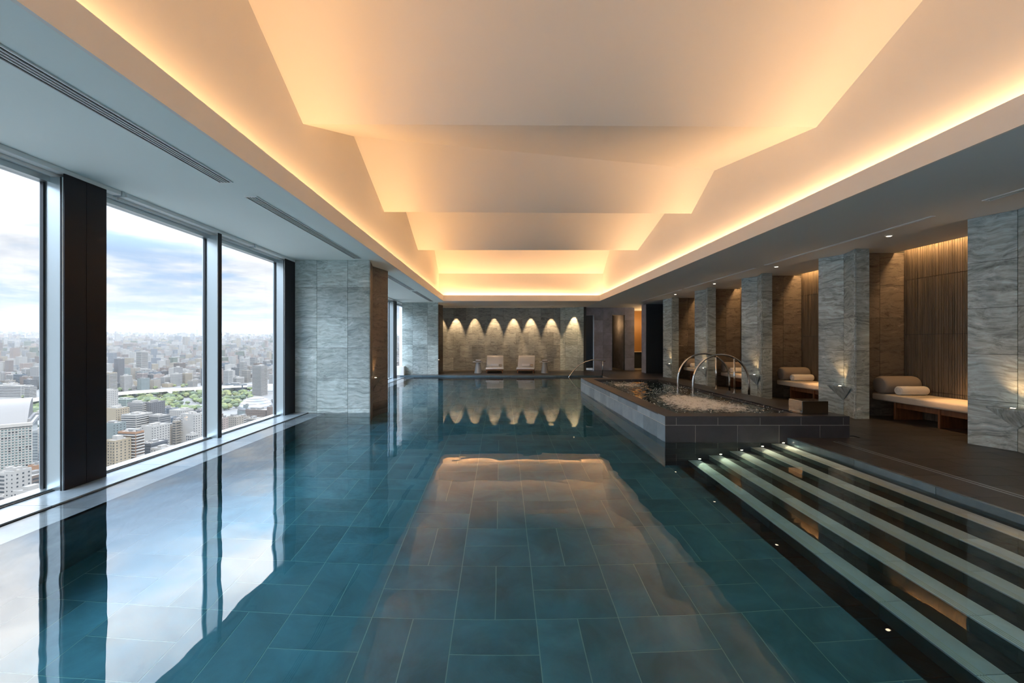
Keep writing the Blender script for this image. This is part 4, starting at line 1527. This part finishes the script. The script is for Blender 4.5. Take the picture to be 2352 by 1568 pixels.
NB = [
    (271, 1009, 15, 17, 40, -12, 'cream', 'dots', 'cream tiled block at the bottom left of the middle window pane'),
    (301, 991, 24, 10, 46, -8, 'orange', 'balcony', 'orange brick apartment block with stacked balconies'),
    (265, 971, 16, 14, 42, -5, 'teal', 'side', 'teal-grey windowless block above the cream tiled block'),
    (270, 937, 22, 18, 42, -8, 'cream', 'side', 'pale cream slab above the teal-grey block'),
    (315, 950, 26, 26, 34, -8, 'white', 'balcony', 'wide white apartment block with ribbed balconies in the middle pane'),
    (319, 925, 28, 14, 40, -5, 'grey', 'balcony', 'dark grey balcony tower before the park trees'),
    (354, 923, 16, 26, 40, -5, 'dark', 'dots', 'dark grey tower with a pale right face before the park'),
    (288, 916, 34, 22, 14, -10, 'green', 'strip', 'low pale green roofed hall before the park'),
    (254, 896, 12, 18, 46, -10, 'white', 'side', 'slim white tower beside the black pillar and the highway'),
    (367, 954, 18, 20, 30, -8, 'grey', 'strip', 'mid-grey office block with banded windows in the middle pane'),
    (358, 976, 18, 24, 38, -6, 'white', 'side', 'bright white flat-roofed block in the middle pane'),
    (336, 990, 18, 14, 30, -6, 'white', 'strip', 'small white stepped block beside the orange apartments'),
    (354, 1015, 16, 22, 26, -8, 'navy', 'strip', 'dark navy low block under the bright white block'),
    (373, 1027, 16, 16, 22, -8, 'white', 'dots', 'low white house at the sill of the middle pane'),
    (388, 978, 12, 14, 28, -6, 'beige', 'dots', 'grey-beige block left of the big white slab'),
    (406, 968, 6, 8, 36, -8, 'beige', 'strip', 'narrow beige balcony block beside the big white slab'),
    (441, 950, 26, 12, 46, -14, 'white', 'side', 'big plain white slab block at the right of the middle pane'),
    (441, 998, 10, 9, 24, -14, 'white', 'grid', 'small white cube building before the big white slab'),
    (417, 940, 26, 22, 26, -8, 'white', 'dots', 'pale round-cornered block behind the big white slab'),
    (388, 937, 30, 12, 12, -8, 'blue', 'strip', 'low blue-glazed hall before the park'),
    (597, 840, 27, 20, 74, -14, 'grey', 'balcony', 'tall residential tower with banded balconies behind the silver dome'),
    (542, 882, 60, 14, 22, -18, 'blue', 'strip', 'long low blue-grey slab left of the residential tower'),
    (524, 851, 18, 14, 44, -14, 'white', 'strip', 'white and blue banded block at the left of the third pane'),
    (597, 940, 46, 20, 16, -12, 'brown', 'dots', 'dark brown low building in front of the silver dome'),
    (541, 956, 18, 14, 30, -14, 'beige', 'dots', 'beige apartment block at the sill of the third pane'),
    (515, 960, 6, 8, 34, -14, 'pink', 'dots', 'narrow pink block at the left edge of the third pane'),
    (569, 930, 9, 12, 22, -14, 'teal', 'blank', 'glass corner block beside the silver dome'),
    (622, 935, 8, 10, 24, -14, 'brown', 'blank', 'brown chimney-like block right of the silver dome'),
    (585, 960, 20, 16, 14, -12, 'beige', 'strip', 'low beige roofs below the silver dome'),
    (42, 1081, 9, 12, 44, -4, 'white', 'side', 'white lift-tower block at the bottom of the left pane'),
    (18, 1084, 10, 10, 40, -4, 'white', 'strip', 'white block at the bottom left corner of the view'),
    (74, 1122, 14, 16, 30, -4, 'white', 'side', 'plain white low block at the sill of the left pane'),
    (76, 1090, 18, 16, 28, -4, 'brown', 'strip', 'brown roofed block with rooftop grilles in the left pane'),
    (87, 1068, 8, 10, 34, -4, 'orange', 'blank', 'small orange block at the right of the left pane'),
    (92, 990, 14, 16, 44, -2, 'white', 'strip', 'white banded office behind the glass hall'),
    (30, 885, 70, 20, 26, -6, 'white', 'strip', 'long white banded office beyond the highway in the left pane'),
    (70, 888, 14, 12, 30, -6, 'grey', 'balcony', 'grey balcony block beyond the highway in the left pane'),
    (12, 1135, 26, 20, 22, -4, 'dark', 'blank', 'dark machine-covered roof at the lower left corner'),
    (260, 1047, 30, 18, 20, -10, 'pink', 'dots', 'low pink-roofed house below the cream tiled block'),
]
for n in NB:
    hero(n[0], n[1], n[2], n[3], n[4], n[5], n[6], n[7], n[8])

# curved-roof glass hall at the far left
X0, D0 = solve(72, 975, 69)
hall = thing('glass_hall', (X0 - 30, D0 + 10, -150), 'large white glass-grid hall with a curved grey roof at the far left', 'building', 'landmark buildings outside the windows')
th = math.radians(-46)
ex, ey = Vector((math.cos(th), math.sin(th), 0)), Vector((-math.sin(th), math.cos(th), 0))
OO = Vector((X0, D0, -150))     # right front corner


def hl_emit(mb, name, m, stuff=False):
    # local: x outward (towards viewer), y to the right, z up; corner at y=0
    mb.v = [tuple(OO + ex * p[0] + ey * p[1] + Vector((0, 0, p[2]))) for p in mb.v]
    o = mb.obj(name, m, hall)
    if stuff:
        o['kind'] = 'stuff'


hl_emit(MB().box((-60, -90, -20), (-0.6, 0, 69)), 'curtain_wall', CWL)
g = MB()
for k in range(19):
    g.box((-0.6, -90, 22 + k * 2.6), (0.2, 0, 22.7 + k * 2.6))
for k in range(41):
    g.box((-0.6, -90 + k * 2.25, 22), (0.2, -89.3 + k * 2.25, 69))
hl_emit(g, 'facade_grid', CM['white'], True)
dw = MB()
rr = random.Random(5)
for k in range(18):
    for j in range(40):
        if rr.random() < 0.28 and k in (4, 8, 9, 13, 15, 16, 2):
            dw.box((-0.6, -89.3 + j * 2.25, 22.7 + k * 2.6), (-0.4, -87.8 + j * 2.25, 24.6 + k * 2.6))
hl_emit(dw, 'dark_panes', CW, True)
hl_emit(MB().box((-60, -90.5, 68), (1.2, 1.0, 71)), 'cornice', CM['white'])
cr = MB()
arc = []
for k in range(17):
    a_ = k / 16
    arc.append((-4 - 50 * a_, 71 + 20 * math.sin(min(1, a_ * 1.15) * math.pi / 2)))
v = [(x, -90, z) for x, z in arc] + [(x, -3, z) for x, z in arc] + [(-54, -90, 69), (-54, -3, 69), (-4, -90, 69), (-4, -3, 69)]
nA = len(arc)
f = [(i, nA + i, nA + i + 1, i + 1) for i in range(nA - 1)]
f.append(tuple([2 * nA + 2] + list(range(nA)) + [2 * nA]))
f.append(tuple([2 * nA + 1] + list(range(2 * nA - 1, nA - 1, -1)) + [2 * nA + 3]))
cr.add(v, f)
hl_emit(cr, 'curved_roof', pbr('grey_metal_roof', (0.055, 0.055, 0.055), 0.6))
hl_emit(MB().box((-54, -3.0, 69), (-6, -1.0, 74)), 'roof_edge', CM['grey'])
hl_emit(MB().box((-58, -92, -20), (5, 4, 20)), 'podium', CM['white'])
hl_emit(MB().box((-40, 4, -20), (2, 14, 26)), 'podium_wing', CM['grey'])
sl = MB()
for k in range(14):
    sl.box((5, -60 + k * 3.2, 7), (5.15, -59.3 + k * 3.2, 13))
hl_emit(sl, 'podium_slots', CW, True)
em = MB()
seg = 28
cy0, cz0, R0 = -5.5, 11.0, 3.6
ring = [(cy0 + R0 * math.cos(2 * math.pi * k / seg), cz0 + R0 * math.sin(2 * math.pi * k / seg)) for k in range(seg)]
em.add([(5.0, y_, z_) for y_, z_ in ring] + [(5.3, y_, z_) for y_, z_ in ring], [tuple(range(seg, 2 * seg))] + [(k, (k + 1) % seg, seg + (k + 1) % seg, seg + k) for k in range(seg)])
hl_emit(em, 'round_emblem', CM['navy'])
em = MB()
em.add([(5.32, cy0 - 3.4, cz0 - 1.5), (5.32, cy0 + 3.4, cz0 + 0.7), (5.32, cy0 + 3.3, cz0 + 1.6), (5.32, cy0 - 3.5, cz0 - 0.6)], [(0, 1, 2, 3)])
hl_emit(em, 'emblem_stripe', CM['white'])
for k in range(6):
    pz = OO - ex * 30 - ey * (k * 17)
    occupied.append((pz.x, pz.y, 46))

# silver dome
Xd, Dd = solve(588, 911, 34)
occupied.append((Xd, Dd, 42))
dm = thing('silver_dome', (Xd, Dd, terr(math.hypot(Xd, Dd))), 'silver dome building before the park in the third window pane', 'building', 'landmark buildings outside the windows')
zg = terr(math.hypot(Xd, Dd))
prof_d = [(31 * math.cos(a_ * math.pi / 2 / 12), 10 + 24 * math.sin(a_ * math.pi / 2 / 12)) for a_ in range(12)] + [(0.5, 34)]
dmat = pbr('silver_dome_panels', (0.124, 0.131, 0.142), 0.35, 0.5)
MB().lathe(prof_d, (Xd, Dd, zg), 40).obj('dome', dmat, dm, smooth=True)
MB().lathe([(31.5, -10), (31.5, 10)], (Xd, Dd, zg), 40).obj('drum', CM['teal'], dm)
rb = MB()
for k in range(5):
    a_ = k / 6 * math.pi / 2
    rb.lathe([(31.2 * math.cos(a_), 10 + 24.1 * math.sin(a_)), (31.2 * math.cos(a_) + 0.1, 10.5 + 24.1 * math.sin(a_))], (Xd, Dd, zg), 40)
tag(rb.obj('panel_rings', CM['grey'], dm), kind='stuff')

# terrain
tv_, tf_ = [], []
rs = [60, 300, 500, 700, 900, 1200, 1600, 2200, 3000, 4000, 5500, 7500, 10000]
az0, az1, na = 100, 215, 46
for r in rs:
    for k in range(na + 1):
        a_ = math.radians(az0 + (az1 - az0) * k / na)
        tv_.append((r * math.cos(a_), r * math.sin(a_), terr(r)))
# azimuth 90 looks straight ahead, 180 out of the windows
for i in range(len(rs) - 1):
    for k in range(na):
        p = i * (na + 1) + k
        tf_.append((p, p + na + 1, p + na + 2, p + 1))
gm = pbr('city_ground', (0.067, 0.07, 0.07), 0.9, var=0.3, bscale=0.02)
q = MB()
q.v, q.f = tv_, tf_
tag(q.obj('city_ground', gm), 'grey city plain of streets and lots far below the windows', 'ground', kind='structure')

# highway
HP = [(-120, 944), (0, 929), (91, 916), (170, 910), (262, 905), (323, 899.6), (400, 895), (471, 891), (545, 887), (640, 884), (760, 882)]
hw = []
for px, py in HP:
    k = (px - VX) / F
    d = 300.0
    while VY + F * (EYE - terr(d * math.hypot(1, k)) - 18) / d > py:
        d += 2
    hw.append(Vector((k * d, d, terr(d * math.hypot(1, k)) + 18)))
hv = []
for i, p in enumerate(hw):
    tdir = (hw[min(i + 1, len(hw) - 1)] - hw[max(i - 1, 0)]).normalized()
    nrm = Vector((-tdir.y, tdir.x, 0)).normalized()
    hv.append((p, nrm))
hy = thing('elevated_highway', tuple(hw[4]), 'pale elevated highway crossing the city before the park', 'highway')
cm_hw = pbr('pale_highway_concrete', (0.226, 0.222, 0.211), 0.8)


def strip(o0, o1, z0, z1, name, m):
    v, f = [], []
    for p, nrm in hv:
        for o_, z_ in ((o0, z0), (o1, z0), (o1, z1), (o0, z1)):
            v.append(p + nrm * o_ + Vector((0, 0, z_)))
    for i in range(len(hv) - 1):
        for k in range(4):
            f.append((i * 4 + k, i * 4 + (k + 1) % 4, (i + 1) * 4 + (k + 1) % 4, (i + 1) * 4 + k))
    f += [(3, 2, 1, 0), tuple((len(hv) - 1) * 4 + k for k in range(4))]
    return MB().add(v, f).obj(name, m, hy)


strip(-10, 10, -1.8, 0, 'road_deck', cm_hw)
strip(-10.4, -9.8, -2.4, 2.6, 'parapet', cm_hw)
strip(9.8, 10.4, -2.4, 2.6, 'parapet', cm_hw)
for i in range(len(hw) - 1):
    for s in (0.2, 0.6):
        p = hw[i].lerp(hw[i + 1], s)
        MB().box((p.x - 1.5, p.y - 1.5, p.z - 22), (p.x + 1.5, p.y + 1.5, p.z - 1.8)).obj('pier', cm_hw, hy)


def hwy_y(px):
    for (a0, b0), (a1, b1) in zip(HP[:-1], HP[1:]):
        if a0 <= px <= a1:
            return b0 + (b1 - b0) * (px - a0) / (a1 - a0)
    return 890


def park_low(px):
    """image row of the near edge of the park"""
    pts = [(-50, 940), (50, 945), (95, 960), (240, 935), (262, 925), (330, 930), (372, 938), (420, 946), (480, 952), (512, 945), (560, 938), (640, 930)]
    for (a0, b0), (a1, b1) in zip(pts[:-1], pts[1:]):
        if a0 <= px <= a1:
            return b0 + (b1 - b0) * (px - a0) / (a1 - a0)
    return 930


def px_ground(px, py):
    k = (px - VX) / F
    d = 260.0
    while d < 9000 and VY + F * (EYE - terr(d * math.hypot(1, k))) / d > py:
        d += 3
    return k * d, d


# trees of the park
tm = []
for k, colr in enumerate([(0.028, 0.044, 0.012), (0.037, 0.053, 0.013), (0.018, 0.032, 0.012), (0.052, 0.062, 0.017)]):
    bm = bmesh.new()
    bmesh.ops.create_icosphere(bm, subdivisions=2, radius=1.0)
    for vv in bm.verts:
        n_ = noise.noise(vv.co * 1.9 + Vector((k * 5, 0, 0)))
        vv.co *= 1.0 + 0.34 * n_
        vv.co.z = vv.co.z * 0.85 + 0.75
    me = bpy.data.meshes.new('crown')
    bm.to_mesh(me)
    bm.free()
    finish(me, pbr('park_foliage_%d' % k, colr, 0.9, var=0.5, bscale=1.2), False)
    tk = MB().tube([(0, 0, -1.5), (0, 0, 0.3)], 0.10, 5)
    tme = bpy.data.meshes.new('trunk')
    tme.from_pydata(tk.v, [], tk.f)
    finish(tme, CM['brown'], False)
    tm.append((me, tme))
rg = random.Random(21)
cnt = 0
tree_lab = [('leafy green tree of the park in the middle window pane', 262, 474, 185), ('leafy green tree of the park in the third window pane', 506, 580, 80), ('leafy green tree near the highway in the left window pane', 40, 96, 35)]
for lab, pa, pb, num in tree_lab:
    for k in range(num):
        px = rg.uniform(pa, pb)
        py = rg.uniform(hwy_y(px) + 9, park_low(px))
        if 415 < px < 474 and 930 < py < 938:
            continue
        X, d = px_ground(px, py)
        s = rg.uniform(4.6, 8.0)
        cme, tme = rg.choice(tm)
        t = thing('park_tree', (X, d, terr(math.hypot(X, d))), lab, 'tree', lab.replace('leafy green tree', 'trees'))
        L = Vector(t['_loc'])
        for me, nm in ((cme, 'crown'), (tme, 'trunk')):
            o = bpy.data.objects.new(nm, me)
            o.location = L + Vector((0, 0, s * 0.4))
            o.scale = (s, s, s * rg.uniform(0.7, 1.0))
            o.rotation_euler = (0, 0, rg.uniform(0, 6.28))
            link(o, t)
for k in range(30):     # street trees behind the highway
    px = rg.choice([rg.uniform(262, 300), rg.uniform(330, 370), rg.uniform(395, 470), rg.uniform(45, 92)])
    py = hwy_y(px) - rg.uniform(3, 9)
    X, d = px_ground(px, py)
    s = rg.uniform(4, 6)
    cme, tme = rg.choice(tm)
    t = thing('street_tree', (X, d, terr(math.hypot(X, d))), 'green street tree on the far side of the elevated highway', 'tree', 'street trees beyond the highway')
    o = bpy.data.objects.new('crown', cme)
    o.location = Vector(t['_loc']) + Vector((0, 0, s * 0.4))
    o.scale = (s, s, s * 0.9)
    link(o, t)

# procedural blocks: the nearest 260 as things, the rest as one field
cands = []
rg = random.Random(99)
cell = 30.0
ca, sa = math.cos(math.radians(-10)), math.sin(math.radians(-10))
for i in range(-130, 131):
    for j in range(-130, 131):
        u, w = i * cell + rg.uniform(-5, 5), j * cell + rg.uniform(-5, 5)
        X, d = -1500 + u * ca - w * sa, 1900 + u * sa + w * ca
        r = math.hypot(X, d)
        az = math.degrees(math.atan2(d, X))
        if r < 300 or r > 3300 or not (100 < az < 165) or d < 120:
            continue
        if (i % 4 == 0) or (j % 5 == 0 and r < 1400):
            continue
        px, py = ground_px(X, d)
        if px < -500:
            continue
        if any((X - ox) ** 2 + (d - oy) ** 2 < (orr + 15) ** 2 for ox, oy, orr in occupied):
            continue
        hy_ = hwy_y(px)
        if hy_ - 2.5 < py < park_low(px) + 2 and -50 < px < 640:
            continue
        if py > park_low(px) + 2:      # before the park: low rise
            h = rg.uniform(8, 20)
        else:
            h = rg.choice([9, 12, 15, 18, 22, 26, 30, 36, 44]) * rg.uniform(0.85, 1.15)
            if rg.random() < 0.06:
                h *= 1.7
        cands.append((r, X, d, h, px))
cands.sort()
cols = ['white', 'white', 'white', 'grey', 'grey', 'beige', 'beige', 'cream', 'blue', 'brown', 'pink', 'teal', 'dark']
styles = ['strip', 'dots', 'grid', 'balcony', 'side']
inview = [c for c in cands if -60 < c[4] < 650 and not (96 < c[4] < 244) and not (476 < c[4] < 506)]
near = set(inview[:255])
cname_ = {'white': 'white', 'grey': 'grey concrete', 'beige': 'beige', 'cream': 'cream', 'blue': 'blue-grey', 'brown': 'brown', 'pink': 'pale pink', 'teal': 'teal-grey', 'dark': 'dark grey'}
for c in inview[:255]:
    r, X, d, h, px = c
    col = rg.choice(cols)
    pane = 'left' if px < 170 else ('middle' if px < 490 else 'third')
    wh = 'beyond the highway' if ground_px(X, d)[1] < hwy_y(px) else 'before the park'
    tall = 'low' if h < 16 else ('mid-rise' if h < 32 else 'tall')
    building(X, d, rg.uniform(12, 22), rg.uniform(12, 24), h, -10 + rg.choice([0, 0, 0, 8, -12]), col, rg.choice(styles),
             '%s %s city block %s, in the %s window pane' % (tall, cname_[col], wh, pane), 'ordinary city blocks outside the windows')

m, t, out = mat('far_city_facades')
at = NN(t, 'ShaderNodeAttribute', attribute_name='tint')
geo = NN(t, 'ShaderNodeNewGeometry')
sx = NN(t, 'ShaderNodeSeparateXYZ')
LK(t, geo.outputs['Position'], sx.inputs[0])
sn = NN(t, 'ShaderNodeSeparateXYZ')
LK(t, geo.outputs['True Normal'], sn.inputs[0])
band = MA(t, 'LESS_THAN', MA(t, 'FRACT', MA(t, 'DIVIDE', sx.outputs[2], 3.5)), 0.45)
colb = MA(t, 'LESS_THAN', MA(t, 'FRACT', MA(t, 'DIVIDE', MA(t, 'ADD', sx.outputs[0], sx.outputs[1]), 3.8)), 0.62)
wall_f = MA(t, 'LESS_THAN', sn.outputs[2], 0.5)
fac = MA(t, 'MULTIPLY', MA(t, 'MULTIPLY', band, colb), MA(t, 'MULTIPLY', wall_f, 0.75))
b_ = NN(t, 'ShaderNodeBsdfPrincipled')
b_.inputs['Roughness'].default_value = 0.8
LK(t, MIX(t, fac, at.outputs['Color'], (0.028, 0.034, 0.04)), b_.inputs['Base Color'])
LK(t, b_.outputs[0], out.inputs[0])
q = MB()
tint = []
pal = [(0.72, 0.72, 0.71), (0.66, 0.66, 0.64), (0.6, 0.6, 0.6), (0.42, 0.43, 0.44), (0.5, 0.45, 0.38), (0.6, 0.52, 0.38), (0.3, 0.35, 0.42), (0.28, 0.2, 0.16), (0.55, 0.42, 0.36), (0.2, 0.21, 0.22), (0.78, 0.77, 0.74), (0.13, 0.19, 0.10)]
rg = random.Random(5)


def far_box(X, d, a, b, h, rot):
    r = math.hypot(X, d)
    z = terr(r)
    th_ = math.radians(rot)
    e1, e2 = Vector((math.cos(th_), math.sin(th_), 0)) * a / 2, Vector((-math.sin(th_), math.cos(th_), 0)) * b / 2
    O_ = Vector((X, d, 0))
    base = [O_ - e1 - e2, O_ + e1 - e2, O_ + e1 + e2, O_ - e1 + e2]
    q.add([(p.x, p.y, z - 6) for p in base] + [(p.x, p.y, z + h) for p in base], [(4, 5, 6, 7), (0, 1, 5, 4), (1, 2, 6, 5), (2, 3, 7, 6), (3, 0, 4, 7)])
    c_ = tuple(0.125 * q_ for q_ in rg.choice(pal))
    tint.extend([c_[0], c_[1], c_[2], 1.0] * 8)


for c in cands:
    if c in near:
        continue
    r, X, d, h, px = c
    far_box(X, d, rg.uniform(11, 24), rg.uniform(11, 26), h, -10 + rg.choice([0, 0, 8, -12]))
r = 3300.0
while r < 9800:
    step = 36 + (r - 3300) * 0.012
    n = int(math.radians(65) * r / step)
    for k in range(n):
        az = math.radians(100 + 65 * (k + rg.random()) / n)
        rr_ = r + rg.uniform(-0.5, 0.5) * step
        if rg.random() < 0.12:
            continue
        h = rg.choice([6, 8, 10, 14, 20, 28, 40]) * rg.uniform(0.8, 1.2)
        if rg.random() < 0.03:
            h *= 2.0
        far_box(rr_ * math.cos(az), rr_ * math.sin(az), rg.uniform(14, 40), rg.uniform(14, 44), h, rg.uniform(-30, 30))
    r += step * 1.15
fo = q.obj('far_city_field', m)
ta = fo.data.attributes.new('tint', 'FLOAT_COLOR', 'POINT')
ta.data.foreach_set('color', tint)
tag(fo, 'dense sea of distant city buildings stretching to the hazy horizon', 'city', kind='stuff')

# haze over the plain
m, t, out = mat('city_haze')
vs = NN(t, 'ShaderNodeVolumeScatter')
vs.inputs['Color'].default_value = (0.86, 0.93, 1.0, 1)
vs.inputs['Density'].default_value = 0.000026
LK(t, vs.outputs[0], out.inputs['Volume'])
hz = MB().box((-10500, 60, -220), (-40, 11000, 330)).obj('city_haze', m)
tag(hz, 'thin pale blue haze lying over the distant city', 'haze', kind='stuff')
